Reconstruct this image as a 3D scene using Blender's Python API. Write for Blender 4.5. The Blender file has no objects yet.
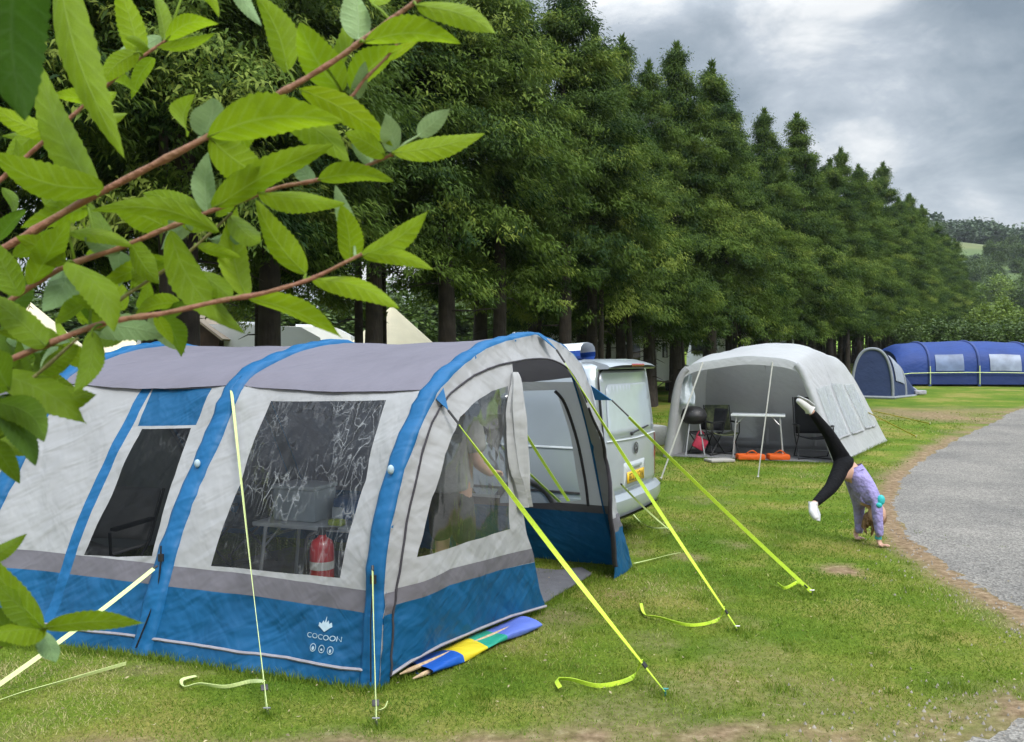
import bpy, bmesh, math, random
import numpy as np
from mathutils import Vector, Matrix, noise as mnoise
from mathutils.geometry import delaunay_2d_cdt
random.seed(7); rng = np.random.default_rng(7)
S = bpy.context.scene
COL = S.collection
F, CX, HY, CAMZ = 860.0, 512.0, 362.0, 1.95      # focal length (px), principal column, horizon row, eye height

# ------------------------------------------------------------------ terrain and camera maths
def sp(x, k): return k*math.log1p(math.exp(min(60.0, x/k)))
def hgt(x, y):
    return 0.035*(sp(y-14.0, 2.0) - sp(y-118.0, 6.0))
def P(px, py, d): return Vector(((px-CX)/F*d, d, CAMZ-(py-HY)/F*d))
def G(px, py, dz=0.0):
    d = 8.0
    lo, hi = 0.5, 400.0
    for _ in range(70):
        d = 0.5*(lo+hi); p = P(px, py, d)
        if p.z > hgt(p.x, p.y): lo = d
        else: hi = d
    p = P(px, py, d); p.z = hgt(p.x, p.y)+dz
    return p
def proj(p): return (CX+F*p[0]/p[1], HY-F*(p[2]-CAMZ)/p[1])

# ------------------------------------------------------------------ materials
def new_mat(name):
    m = bpy.data.materials.new(name); m.use_nodes = True
    nt = m.node_tree; nt.nodes.clear()
    out = nt.nodes.new('ShaderNodeOutputMaterial')
    return m, nt, out
def N(nt, t, **kw):
    n = nt.nodes.new(t)
    for k, v in kw.items():
        if k.startswith('_'): setattr(n, k[1:], v)
        else: n.inputs[k.replace('__', ' ')].default_value = v
    return n
def c4(c): return (c[0], c[1], c[2], 1.0)
def mat(name, col, rough=.6, var=.12, vscale=6.0, bump=0.0, bscale=40.0, metal=0.0, coat=0.0, col2=None, stretch=None, bdist=.01, spec=.5, detail=4.0, rot=None):
    """principled surface with a noise driven colour variation and bump"""
    m, nt, out = new_mat(name)
    b = N(nt, 'ShaderNodeBsdfPrincipled'); nt.links.new(b.outputs[0], out.inputs[0])
    b.inputs['Roughness'].default_value = rough; b.inputs['Metallic'].default_value = metal
    b.inputs['Coat Weight'].default_value = coat; b.inputs['Specular IOR Level'].default_value = spec
    tc = N(nt, 'ShaderNodeTexCoord')
    nz = N(nt, 'ShaderNodeTexNoise', Scale=vscale, Detail=detail)
    nt.links.new(tc.outputs['Object'], nz.inputs['Vector'])
    mx = N(nt, 'ShaderNodeMix', _data_type='RGBA')
    c2 = col2 if col2 else tuple(max(0, c*(1-var)) for c in col)
    c1 = col if col2 else tuple(min(1, c*(1+var)) for c in col)
    mx.inputs['A'].default_value = c4(c1); mx.inputs['B'].default_value = c4(c2)
    for s in mx.inputs:
        if s.name == 'A' and s.type == 'RGBA': s.default_value = c4(c1)
        if s.name == 'B' and s.type == 'RGBA': s.default_value = c4(c2)
    rp = N(nt, 'ShaderNodeValToRGB'); rp.color_ramp.elements[0].position = .32; rp.color_ramp.elements[1].position = .68
    nt.links.new(nz.outputs['Fac'], rp.inputs[0]); nt.links.new(rp.outputs[0], mx.inputs['Factor'])
    nt.links.new([o for o in mx.outputs if o.type == 'RGBA'][0], b.inputs['Base Color'])
    if bump > 0:
        mp = N(nt, 'ShaderNodeMapping'); nt.links.new(tc.outputs['Object'], mp.inputs['Vector'])
        if stretch: mp.inputs['Scale'].default_value = stretch
        if rot: mp.inputs['Rotation'].default_value = rot
        n2 = N(nt, 'ShaderNodeTexNoise', Scale=bscale, Detail=3.0)
        nt.links.new(mp.outputs[0], n2.inputs['Vector'])
        bp = N(nt, 'ShaderNodeBump', Strength=bump, Distance=bdist)
        nt.links.new(n2.outputs['Fac'], bp.inputs['Height']); nt.links.new(bp.outputs[0], b.inputs['Normal'])
    return m
def fabric(name, col, rough=.7, bump=.5, var=.07, weave=True, trans=0.0):
    """tent cloth: soft creases at two scales"""
    m, nt, out = new_mat(name)
    b = N(nt, 'ShaderNodeBsdfPrincipled', Roughness=rough); b.inputs['Specular IOR Level'].default_value = .35
    tc = N(nt, 'ShaderNodeTexCoord')
    nz = N(nt, 'ShaderNodeTexNoise', Scale=2.2, Detail=5.0); nt.links.new(tc.outputs['Object'], nz.inputs['Vector'])
    hs = N(nt, 'ShaderNodeHueSaturation', Color=c4(col))
    mr = N(nt, 'ShaderNodeMapRange'); mr.inputs['From Min'].default_value = .3; mr.inputs['From Max'].default_value = .7
    mr.inputs['To Min'].default_value = 1-var; mr.inputs['To Max'].default_value = 1+var
    nt.links.new(nz.outputs['Fac'], mr.inputs[0]); nt.links.new(mr.outputs[0], hs.inputs['Value'])
    nt.links.new(hs.outputs[0], b.inputs['Base Color'])
    def crease(scale, v, along):
        """folds running at right angles to direction v"""
        v = Vector(v).normalized(); o_ = v.cross(Vector((.3, .2, .93))).normalized(); o2 = v.cross(o_); cb = N(nt, 'ShaderNodeCombineXYZ')
        for k, (d, f) in enumerate(((v, 1.0), (o_, along), (o2, along))):
            dp = N(nt, 'ShaderNodeVectorMath', _operation='DOT_PRODUCT'); nt.links.new(tc.outputs['Object'], dp.inputs[0]); dp.inputs[1].default_value = d*f; nt.links.new(dp.outputs['Value'], cb.inputs[k])
        n = N(nt, 'ShaderNodeTexNoise', Scale=scale, Detail=2.0, Distortion=.25); nt.links.new(cb.outputs[0], n.inputs['Vector'])
        return n.outputs['Fac']
    a1 = crease(7.5, (-.16, .80, .58), .30); a2 = crease(13.0, (.14, -.74, .66), .35)
    ad = N(nt, 'ShaderNodeMath', _operation='MULTIPLY_ADD'); ad.inputs[1].default_value = .45
    nt.links.new(a2, ad.inputs[0]); nt.links.new(a1, ad.inputs[2])
    bp = N(nt, 'ShaderNodeBump', Strength=bump, Distance=.05); nt.links.new(ad.outputs[0], bp.inputs['Height'])
    nt.links.new(bp.outputs[0], b.inputs['Normal'])
    if trans > 0:
        tr = N(nt, 'ShaderNodeBsdfTranslucent', Color=c4(col)); ms = N(nt, 'ShaderNodeMixShader', Fac=trans)
        nt.links.new(b.outputs[0], ms.inputs[1]); nt.links.new(tr.outputs[0], ms.inputs[2]); nt.links.new(ms.outputs[0], out.inputs[0])
    else: nt.links.new(b.outputs[0], out.inputs[0])
    return m
def clear_film(name, tint=(.8, .83, .84), milk=.06, refl=1.0, bump=.5, crease=.5, cover=.45):
    """crinkled clear plastic: see-through, with whitened crease lines, their glints painted in, and wavy reflections"""
    m, nt, out = new_mat(name); L = nt.links.new
    tc = N(nt, 'ShaderNodeTexCoord')
    def nz(scale, rot, stretch, dist=1.2, det=2.0):
        mp = N(nt, 'ShaderNodeMapping'); mp.inputs['Rotation'].default_value = rot; mp.inputs['Scale'].default_value = stretch; L(tc.outputs['Object'], mp.inputs['Vector'])
        n = N(nt, 'ShaderNodeTexNoise', Scale=scale, Detail=det, Distortion=dist); L(mp.outputs[0], n.inputs['Vector']); return n.outputs['Fac']
    def M_(op, a, b=None, clamp=False):
        n = N(nt, 'ShaderNodeMath', _operation=op); n.use_clamp = clamp
        for k, x in enumerate((a, b)):
            if x is None: continue
            if isinstance(x, (int, float)): n.inputs[k].default_value = x
            else: L(x, n.inputs[k])
        return n.outputs[0]
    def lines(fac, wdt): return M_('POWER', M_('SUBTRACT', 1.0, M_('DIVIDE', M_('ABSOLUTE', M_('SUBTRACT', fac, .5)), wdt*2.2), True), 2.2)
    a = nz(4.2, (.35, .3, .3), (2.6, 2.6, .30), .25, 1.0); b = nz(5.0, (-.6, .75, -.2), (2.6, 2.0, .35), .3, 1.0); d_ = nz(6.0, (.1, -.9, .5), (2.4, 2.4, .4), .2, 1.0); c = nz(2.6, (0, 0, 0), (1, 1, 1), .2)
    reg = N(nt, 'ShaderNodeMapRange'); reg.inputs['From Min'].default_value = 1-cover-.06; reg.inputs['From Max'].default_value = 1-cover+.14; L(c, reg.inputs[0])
    ln = M_('MULTIPLY', M_('MAXIMUM', M_('MAXIMUM', lines(a, .014), M_('MULTIPLY', lines(b, .013), .7)), M_('MULTIPLY', lines(d_, .012), .55)), reg.outputs[0])  # white lines painted along the creases for their glints
    hsum = M_('ADD', a, M_('MULTIPLY', b, .4))
    bp = N(nt, 'ShaderNodeBump', Strength=bump, Distance=.05); L(hsum, bp.inputs['Height'])
    tr = N(nt, 'ShaderNodeBsdfTransparent', Color=c4(tint)); gl = N(nt, 'ShaderNodeBsdfGlossy', Roughness=.07, Color=(1, 1, 1, 1)); L(bp.outputs[0], gl.inputs['Normal'])
    df = N(nt, 'ShaderNodeBsdfDiffuse', Color=(.75, .78, .8, 1)); tl = N(nt, 'ShaderNodeBsdfTranslucent', Color=(.7, .72, .74, 1)); dt = N(nt, 'ShaderNodeMixShader', Fac=.3); L(df.outputs[0], dt.inputs[1]); L(tl.outputs[0], dt.inputs[2])
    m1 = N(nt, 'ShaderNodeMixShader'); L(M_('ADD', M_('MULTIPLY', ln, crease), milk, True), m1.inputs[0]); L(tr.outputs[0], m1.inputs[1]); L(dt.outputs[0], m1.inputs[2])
    fr = N(nt, 'ShaderNodeFresnel', IOR=1.4); L(bp.outputs[0], fr.inputs['Normal'])
    m2 = N(nt, 'ShaderNodeMixShader'); L(M_('MULTIPLY', fr.outputs[0], refl, True), m2.inputs[0]); L(m1.outputs[0], m2.inputs[1]); L(gl.outputs[0], m2.inputs[2]); L(m2.outputs[0], out.inputs[0])
    return m
def leaf_mat(name, cdark, clight, trans=.35, rough=.5, ctip=None, spec=.3, vein=False):
    """foliage: colour per leaf from the mesh attribute 'tint', part of the light passes through"""
    m, nt, out = new_mat(name)
    at = N(nt, 'ShaderNodeAttribute', _attribute_name='tint')
    rp = N(nt, 'ShaderNodeValToRGB'); e = rp.color_ramp.elements
    e[0].color = c4(cdark); e[0].position = 0.0; e[1].color = c4(clight); e[1].position = .85 if ctip else 1.0
    if ctip: k = e.new(1.0); k.color = c4(ctip)
    nt.links.new(at.outputs['Fac'], rp.inputs[0])
    colo = rp.outputs[0]
    b = N(nt, 'ShaderNodeBsdfPrincipled', Roughness=rough); b.inputs['Specular IOR Level'].default_value = spec
    if vein:
        L = nt.links.new
        def M_(op, a, b_=None, c=None, clamp=False):
            n = N(nt, 'ShaderNodeMath', _operation=op); n.use_clamp = clamp
            for k, x in enumerate((a, b_, c)):
                if x is None: continue
                if isinstance(x, (int, float)): n.inputs[k].default_value = x
                else: L(x, n.inputs[k])
            return n.outputs[0]
        tc = N(nt, 'ShaderNodeTexCoord'); nz = N(nt, 'ShaderNodeTexNoise', Scale=55.0, Detail=5.0); L(tc.outputs['Object'], nz.inputs['Vector'])
        va = N(nt, 'ShaderNodeAttribute', _attribute_name='vu'); sx = N(nt, 'ShaderNodeSeparateXYZ'); L(va.outputs['Vector'], sx.inputs[0])
        w_ = M_('ABSOLUTE', sx.outputs['Y']); u_ = M_('SUBTRACT', sx.outputs['X'], M_('MULTIPLY', w_, .16))
        side = M_('POWER', M_('ABSOLUTE', M_('COSINE', M_('MULTIPLY', u_, 26.0))), 9.0)
        mid = M_('SUBTRACT', 1.0, M_('DIVIDE', w_, .09), clamp=True)
        net = N(nt, 'ShaderNodeTexVoronoi', _feature='DISTANCE_TO_EDGE', Scale=330.0); L(tc.outputs['Object'], net.inputs['Vector'])
        netl = M_('SUBTRACT', 1.0, M_('MULTIPLY', net.outputs['Distance'], 9.0), clamp=True)
        vv = M_('MAXIMUM', mid, M_('MULTIPLY', side, .45)); val = M_('ADD', M_('ADD', .70, M_('MULTIPLY', nz.outputs['Fac'], .50)), M_('ADD', M_('MULTIPLY', vv, .15), M_('MULTIPLY', netl, .07)))
        hs = N(nt, 'ShaderNodeHueSaturation'); L(val, hs.inputs['Value']); L(colo, hs.inputs['Color']); L(M_('SUBTRACT', 1.0, M_('MULTIPLY', vv, .10)), hs.inputs['Saturation'])
        colo = hs.outputs[0]
        bp = N(nt, 'ShaderNodeBump', Strength=.5, Distance=.0014); bp.invert = True; L(M_('ADD', vv, M_('MULTIPLY', netl, .25)), bp.inputs['Height']); L(bp.outputs[0], b.inputs['Normal'])
    nt.links.new(colo, b.inputs['Base Color'])
    t = N(nt, 'ShaderNodeBsdfTranslucent'); nt.links.new(colo, t.inputs['Color'])
    ms = N(nt, 'ShaderNodeMixShader', Fac=trans)
    nt.links.new(b.outputs[0], ms.inputs[1]); nt.links.new(t.outputs[0], ms.inputs[2]); nt.links.new(ms.outputs[0], out.inputs[0])
    return m

# ------------------------------------------------------------------ scene objects
ROOT = {}                                   # object name -> world origin its mesh is built around
def tag(o, label=None, cat=None, group=None, kind=None):
    if label: o['label'] = label
    if cat: o['category'] = cat
    if group: o['group'] = group
    if kind: o['kind'] = kind
    return o
def thing(name, loc, label, cat, group=None):
    o = bpy.data.objects.new(name, None); COL.objects.link(o); o.location = Vector(loc); o.empty_display_size = .2
    ROOT[o.name] = Vector(loc)
    return tag(o, label, cat, group)
class MB:
    """collects geometry in world coordinates"""
    def __init__(s): s.v = []; s.f = []; s.m = []
    def add(s, vs, fs, mi=0):
        o = len(s.v); s.v += [Vector(v) for v in vs]; s.f += [tuple(i+o for i in f) for f in fs]; s.m += [mi]*len(fs); return s
    def box(s, c, size, rz=0.0, mi=0, M=None, bev=0.0):
        bm = bmesh.new(); bmesh.ops.create_cube(bm, size=1.0)
        bmesh.ops.scale(bm, vec=Vector(size), verts=bm.verts)
        if bev > 0: bmesh.ops.bevel(bm, geom=bm.edges[:], offset=bev, segments=2, affect='EDGES', profile=.6)
        T = (M if M else Matrix.Translation(Vector(c)) @ Matrix.Rotation(rz, 4, 'Z'))
        bm.verts.index_update()
        s.add([T @ v.co for v in bm.verts], [[v.index for v in f.verts] for f in bm.faces], mi); bm.free(); return s
    def tube(s, pts, r, n=8, mi=0, caps=True, flat=1.0):
        pts = [Vector(p) for p in pts]; rs = r if isinstance(r, (list, tuple)) else [r]*len(pts)
        ring = []; up0 = None
        for i, p in enumerate(pts):
            d = (pts[min(i+1, len(pts)-1)]-pts[max(i-1, 0)]).normalized()
            if up0 is None:
                up0 = Vector((0, 0, 1)) if abs(d.z) < .9 else Vector((1, 0, 0))
            a = d.cross(up0).normalized(); b = a.cross(d).normalized(); up0 = b
            ring.append([p + (a*math.cos(2*math.pi*k/n)+b*math.sin(2*math.pi*k/n)*flat)*rs[i] for k in range(n)])
        vs = [v for rg in ring for v in rg]; fs = []
        for i in range(len(pts)-1):
            for k in range(n): fs.append((i*n+k, i*n+(k+1) % n, (i+1)*n+(k+1) % n, (i+1)*n+k))
        if caps: fs.append(tuple(range(n-1, -1, -1))); fs.append(tuple((len(pts)-1)*n+k for k in range(n)))
        return s.add(vs, fs, mi)
    def strip(s, rows, mi=0, closed=False):
        """grid from equal length rows of points"""
        n = len(rows[0]); vs = [v for r in rows for v in r]; fs = []
        for i in range(len(rows)-1):
            for k in range(n if closed else n-1): fs.append((i*n+k, i*n+(k+1) % n, (i+1)*n+(k+1) % n, (i+1)*n+k))
        return s.add(vs, fs, mi)
    def lathe(s, c, prof, n=16, mi=0, axis=None):
        rows = []
        for r, z in prof: rows.append([Vector((c[0]+r*math.cos(2*math.pi*k/n), c[1]+r*math.sin(2*math.pi*k/n), c[2]+z)) for k in range(n)])
        return s.strip(rows, mi, closed=True)
    def poly(s, pts, mi=0): return s.add(pts, [tuple(range(len(pts)))], mi)
    def ball(s, c, r, n=12, M=None, mi=0):
        bm = bmesh.new(); bmesh.ops.create_uvsphere(bm, u_segments=n, v_segments=max(6, n*2//3), radius=1.0)
        rr = r if isinstance(r, (tuple, list, Vector)) else (r, r, r)
        T = Matrix.Translation(Vector(c)) @ (M if M else Matrix.Identity(4)) @ Matrix.Diagonal((rr[0], rr[1], rr[2], 1))
        bm.verts.index_update()
        s.add([T @ v.co for v in bm.verts], [[v.index for v in f.verts] for f in bm.faces], mi); bm.free(); return s
    def build(s, name, mats, parent=None, loc=None, smooth=True, solid=0.0, angle=40, sub=0):
        o0 = ROOT[parent.name] if parent else (Vector(loc) if loc is not None else Vector((0, 0, 0)))
        me = bpy.data.meshes.new(name); me.from_pydata([v-o0 for v in s.v], [], s.f)
        mats = mats if isinstance(mats, (list, tuple)) else [mats]
        for m in mats: me.materials.append(m)
        me.polygons.foreach_set('material_index', s.m)
        bm = bmesh.new(); bm.from_mesh(me)
        bmesh.ops.remove_doubles(bm, verts=bm.verts, dist=1e-5)
        bmesh.ops.recalc_face_normals(bm, faces=bm.faces); bm.to_mesh(me); bm.free()
        me.update()
        if smooth: me.shade_smooth(); me.set_sharp_from_angle(angle=math.radians(angle))
        o = bpy.data.objects.new(name, me); COL.objects.link(o)
        if parent: o.parent = parent
        elif loc is not None: o.location = Vector(loc)
        ROOT[o.name] = o0
        if sub: md = o.modifiers.new('sub', 'SUBSURF'); md.levels = sub; md.render_levels = sub
        if solid: md = o.modifiers.new('thick', 'SOLIDIFY'); md.thickness = solid; md.offset = 0
        return o
def mesh_np(name, verts, faces, m, tint=None, parent=None, loc=None, smooth=False):
    """verts (n,3), faces (k,3|4) numpy -> object; tint per face"""
    o0 = np.array(ROOT[parent.name]) if parent else (np.array(loc) if loc is not None else np.zeros(3))
    me = bpy.data.meshes.new(name); k, w = faces.shape
    me.vertices.add(len(verts)); me.vertices.foreach_set('co', (verts-o0).astype(np.float32).ravel())
    me.loops.add(k*w); me.loops.foreach_set('vertex_index', faces.astype(np.int32).ravel())
    me.polygons.add(k); me.polygons.foreach_set('loop_start', np.arange(0, k*w, w, dtype=np.int32))
    me.polygons.foreach_set('loop_total', np.full(k, w, dtype=np.int32))
    me.materials.append(m)
    if tint is not None:
        a = me.attributes.new('tint', 'FLOAT', 'FACE'); a.data.foreach_set('value', tint.astype(np.float32))
    me.update(calc_edges=True)
    if smooth: me.shade_smooth()
    o = bpy.data.objects.new(name, me); COL.objects.link(o)
    if parent: o.parent = parent
    elif loc is not None: o.location = Vector(loc)
    ROOT[o.name] = Vector(o0)
    return o
def copy_tree(root, loc, rz=None, scale=None, label=None, group=None):
    r = root.copy(); COL.objects.link(r); r.location = Vector(loc)
    if rz is not None: r.rotation_euler.z = rz
    if scale is not None: r.scale = scale
    if label: r['label'] = label
    if group: r['group'] = group
    for ch in root.children:
        c = ch.copy(); COL.objects.link(c); c.parent = r
        for g in ch.children:
            d = g.copy(); COL.objects.link(d); d.parent = c
    return r
def catmull(pts, n=6):
    pts = [Vector(p) for p in pts]; out = []
    for i in range(len(pts)-1):
        p0 = pts[max(i-1, 0)]; p1 = pts[i]; p2 = pts[i+1]; p3 = pts[min(i+2, len(pts)-1)]
        for k in range(n):
            t = k/n
            out.append(.5*((2*p1)+(-p0+p2)*t+(2*p0-5*p1+4*p2-p3)*t*t+(-p0+3*p1-3*p2+p3)*t**3))
    out.append(pts[-1]); return out
def inpoly(x, y, poly):
    c = False; j = len(poly)-1
    for i in range(len(poly)):
        xi, yi = poly[i]; xj, yj = poly[j]
        if (yi > y) != (yj > y) and x < (xj-xi)*(y-yi)/(yj-yi)+xi: c = not c
        j = i
    return c
def panels(mapf, regions, res=.06, inner=True):
    """regions: list of (key, polygon in parameter space); later ones lie over earlier ones.
    returns {key: MB} of one watertight cut sheet mapped into the world"""
    vs = []; es = []
    x0 = min(p[0] for _, q in regions for p in q); x1 = max(p[0] for _, q in regions for p in q)
    y0 = min(p[1] for _, q in regions for p in q); y1 = max(p[1] for _, q in regions for p in q)
    for _, q in regions:
        pts = []
        for i in range(len(q)):                       # densify the outline
            a, b = q[i], q[(i+1) % len(q)]
            k = max(1, int(math.hypot(b[0]-a[0], b[1]-a[1])/res))
            for j in range(k): pts.append((a[0]+(b[0]-a[0])*j/k, a[1]+(b[1]-a[1])*j/k))
        o = len(vs); vs += [Vector(p) for p in pts]; es += [(o+i, o+(i+1) % len(pts)) for i in range(len(pts))]
    ny = int((y1-y0)/res)
    for j in range(ny+1):
        for i in range(int((x1-x0)/res)+1):
            vs.append(Vector((x0+(i+(.5 if j % 2 else 0))*res, y0+j*res)))
    V2, _, F2, *_ = delaunay_2d_cdt(vs, es, [], 0, 1e-4)
    W = {}
    out = {}
    for f in F2:
        cx = sum(V2[i][0] for i in f)/len(f); cy = sum(V2[i][1] for i in f)/len(f)
        key = None
        for k, q in regions:
            if inpoly(cx, cy, q): key = k
        if key is None: continue
        if key not in out: out[key] = (MB(), {})
        mb, mp = out[key]; ids = []
        for i in f:
            if i not in mp:
                if i not in W: W[i] = mapf(V2[i][0], V2[i][1])
                mp[i] = len(mb.v); mb.v.append(W[i])
            ids.append(mp[i])
        mb.f.append(tuple(ids)); mb.m.append(0)
    return {k: v[0] for k, v in out.items()}
def inverse(mapf, box, n=40):
    """pixel -> parameters on a mapped surface"""
    xs = np.linspace(box[0], box[1], n); ys = np.linspace(box[2], box[3], n)
    tab = [(proj(mapf(x, y)), x, y) for x in xs for y in ys]
    def f(px, py):
        _, x, y = min(tab, key=lambda t: (t[0][0]-px)**2+(t[0][1]-py)**2)
        for _ in range(8):
            q = proj(mapf(x, y)); e = 1e-3
            qx = proj(mapf(x+e, y)); qy = proj(mapf(x, y+e))
            a, b, c, d = (qx[0]-q[0])/e, (qy[0]-q[0])/e, (qx[1]-q[1])/e, (qy[1]-q[1])/e
            D = a*d-b*c
            if abs(D) < 1e-6: break
            rx, ry = px-q[0], py-q[1]
            x += max(-.1, min(.1, (d*rx-b*ry)/D)); y += max(-.1, min(.1, (-c*rx+a*ry)/D))
        return (x, y)
    return f
def text_mesh(body, size):
    cu = bpy.data.curves.new('t', 'FONT'); cu.body = body; cu.size = size; cu.align_x = 'CENTER'; cu.align_y = 'CENTER'
    o = bpy.data.objects.new('t', cu); COL.objects.link(o)
    dg = bpy.context.evaluated_depsgraph_get(); me = bpy.data.meshes.new_from_object(o.evaluated_get(dg))
    vs = [v.co.copy() for v in me.vertices]; fs = [tuple(p.vertices) for p in me.polygons]
    bpy.data.objects.remove(o); bpy.data.curves.remove(cu); bpy.data.meshes.remove(me)
    return vs, fs
def skin(name, joints, edges, m, parent, sub=2, root=0):
    """one continuous limbed surface grown round a skeleton: joints = [(point, radius)]"""
    o0 = ROOT[parent.name]
    me = bpy.data.meshes.new(name); me.from_pydata([Vector(p)-o0 for p, _ in joints], edges, [])
    o = bpy.data.objects.new(name, me); COL.objects.link(o)
    md = o.modifiers.new('s', 'SKIN'); md.use_smooth_shade = True
    for i, (_, r) in enumerate(joints):
        rr = r if isinstance(r, tuple) else (r, r)
        me.skin_vertices[0].data[i].radius = rr
    me.skin_vertices[0].data[root].use_root = True
    s = o.modifiers.new('sub', 'SUBSURF'); s.levels = sub; s.render_levels = sub
    dg = bpy.context.evaluated_depsgraph_get(); m2 = bpy.data.meshes.new_from_object(o.evaluated_get(dg))
    o.modifiers.clear(); o.data = m2; bpy.data.meshes.remove(me); m2.name = name
    m2.materials.clear(); m2.materials.append(m); m2.shade_smooth(); o.parent = parent
    ROOT[o.name] = o0
    return o

# ------------------------------------------------------------------ camera, light, sky
cam = bpy.data.cameras.new('camera'); camo = bpy.data.objects.new('camera', cam); COL.objects.link(camo)
camo.location = (0, 0, CAMZ); camo.rotation_euler = (math.radians(90), 0, 0)
cam.sensor_width = 36; cam.lens = 36*F/1024; cam.shift_y = -(371-HY)/1024
cam.clip_start = .05; cam.clip_end = 3000
cam.dof.use_dof = True; cam.dof.focus_distance = 5.5; cam.dof.aperture_fstop = 14
S.camera = camo
S.render.resolution_x = 1024; S.render.resolution_y = 742
S.view_settings.view_transform = 'Standard'; S.view_settings.look = 'None'; S.view_settings.gamma = 1
S.view_settings.exposure = .95
SUN_EL, SUN_AZ = math.radians(46), math.radians(150)      # azimuth: clockwise from +Y, so high, behind and to the right
w = bpy.data.worlds.new('World'); S.world = w; w.use_nodes = True
nt = w.node_tree; nt.nodes.clear()
out = N(nt, 'ShaderNodeOutputWorld'); bg = N(nt, 'ShaderNodeBackground', Strength=.1); nt.links.new(bg.outputs[0], out.inputs[0])
sky = N(nt, 'ShaderNodeTexSky', _sky_type='NISHITA'); sky.sun_disc = False; sky.sun_elevation = SUN_EL; sky.sun_rotation = SUN_AZ
sky.air_density = 1.2; sky.dust_density = 2.0
tc = N(nt, 'ShaderNodeTexCoord'); sep = N(nt, 'ShaderNodeSeparateXYZ'); nt.links.new(tc.outputs['Generated'], sep.inputs[0])
def math_(op, a, b=None):
    n = N(nt, 'ShaderNodeMath', _operation=op)
    for i, x in enumerate((a, b)):
        if x is None: continue
        if isinstance(x, (int, float)): n.inputs[i].default_value = x
        else: nt.links.new(x, n.inputs[i])
    return n.outputs[0]
zz = math_('MAXIMUM', sep.outputs['Z'], 0.0)
cmb = N(nt, 'ShaderNodeCombineXYZ')
nt.links.new(sep.outputs['X'], cmb.inputs[0]); nt.links.new(sep.outputs['Y'], cmb.inputs[1]); nt.links.new(math_('MULTIPLY', sep.outputs['Z'], 1.9), cmb.inputs[2])
def cloud_noise(scale, det, off, dist=.3, rough=.5):
    mp = N(nt, 'ShaderNodeMapping'); mp.inputs['Location'].default_value = off; nt.links.new(cmb.outputs[0], mp.inputs['Vector'])
    n = N(nt, 'ShaderNodeTexNoise', Scale=scale, Detail=det, Distortion=dist, Roughness=rough); nt.links.new(mp.outputs[0], n.inputs['Vector'])
    return n.outputs['Fac']
cn = math_('ADD', math_('MULTIPLY', cloud_noise(2.3, 7.0, (-6.1, -4.2, 0), .25), .64), math_('MULTIPLY', cloud_noise(6.5, 8.0, (1.7, 5.2, 0), .3, .62), .36))
def thin_spot(px, py, width, amt):                   # where the cloud deck is thinner
    d = Vector(((px-CX)/F, 1, -(py-HY)/F)).normalized(); n = N(nt, 'ShaderNodeVectorMath', _operation='DOT_PRODUCT'); nt.links.new(tc.outputs['Generated'], n.inputs[0]); n.inputs[1].default_value = d
    return math_('MULTIPLY', math_('MAXIMUM', math_('SUBTRACT', 1.0, math_('DIVIDE', math_('SUBTRACT', 1.0, n.outputs['Value']), width)), 0.0), amt)
for a_ in ((865, 60, .008, .05), (935, 120, .006, .03), (690, 40, .03, .04), (1000, 20, .02, -.085)): cn = math_('ADD', cn, thin_spot(*a_))
rp = N(nt, 'ShaderNodeValToRGB'); el = rp.color_ramp.elements
el[0].position = .41; el[0].color = (1.3, 1.62, 1.95, 1); el[1].position = .61; el[1].color = (4.9, 5.0, 5.05, 1)
k = el.new(.485); k.color = (2.0, 2.33, 2.66, 1); k = el.new(.545); k.color = (2.9, 3.2, 3.55, 1)
nt.links.new(cn, rp.inputs[0])
zen = math_('ADD', math_('MULTIPLY', math_('MAXIMUM', math_('SUBTRACT', zz, .36), 0.0), 8.0), 1.0)     # overcast sky, boosted above the view to light the scene
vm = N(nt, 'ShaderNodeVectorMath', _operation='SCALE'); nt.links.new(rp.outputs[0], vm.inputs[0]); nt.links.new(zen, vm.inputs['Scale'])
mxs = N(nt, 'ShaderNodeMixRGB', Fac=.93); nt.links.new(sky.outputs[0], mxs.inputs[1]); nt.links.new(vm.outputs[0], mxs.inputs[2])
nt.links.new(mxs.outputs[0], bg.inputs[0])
sl = bpy.data.lights.new('sun', 'SUN'); sl.energy = 1.5; sl.angle = math.radians(18); sl.color = (1, .96, .9)
so = bpy.data.objects.new('sun', sl); COL.objects.link(so); so.location = (6, -8, 20)
sd = Vector((math.sin(SUN_AZ)*math.cos(SUN_EL), math.cos(SUN_AZ)*math.cos(SUN_EL), math.sin(SUN_EL)))
so.rotation_euler = sd.to_track_quat('Z', 'Y').to_euler()
# ------------------------------------------------------------------ ground, road, grass
ROAD_PX = [(1090, 398), (1030, 408), (1000, 418), (965, 433), (930, 452), (905, 470), (891, 490), (888, 510), (898, 533), (925, 556), (960, 580), (1000, 603), (1040, 624), (1120, 668)]
ROAD = [(p.x, p.y) for p in (G(*q) for q in ROAD_PX)]
ROAD = [(q.x, q.y) for q in catmull([Vector((x, y, 0)) for x, y in ROAD], 8)]
TRACK = [(p.x, p.y) for p in (G(*q) for q in [(780, 790), (880, 762), (930, 744), (965, 727), (1000, 712), (1060, 700), (1160, 690)])]
def nz2(x, y, s, seed=0.0): return mnoise.noise(Vector((x*s+seed, y*s-seed, seed)))
def seg_d(X, Y, line):
    d = np.full(X.shape, 1e9)
    for (x0, y0), (x1, y1) in zip(line[:-1], line[1:]):
        L2 = (x1-x0)**2+(y1-y0)**2+1e-9
        t = np.clip(((X-x0)*(x1-x0)+(Y-y0)*(y1-y0))/L2, 0, 1)
        d = np.minimum(d, np.hypot(X-x0-t*(x1-x0), Y-y0-t*(y1-y0)))
    return d
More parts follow.
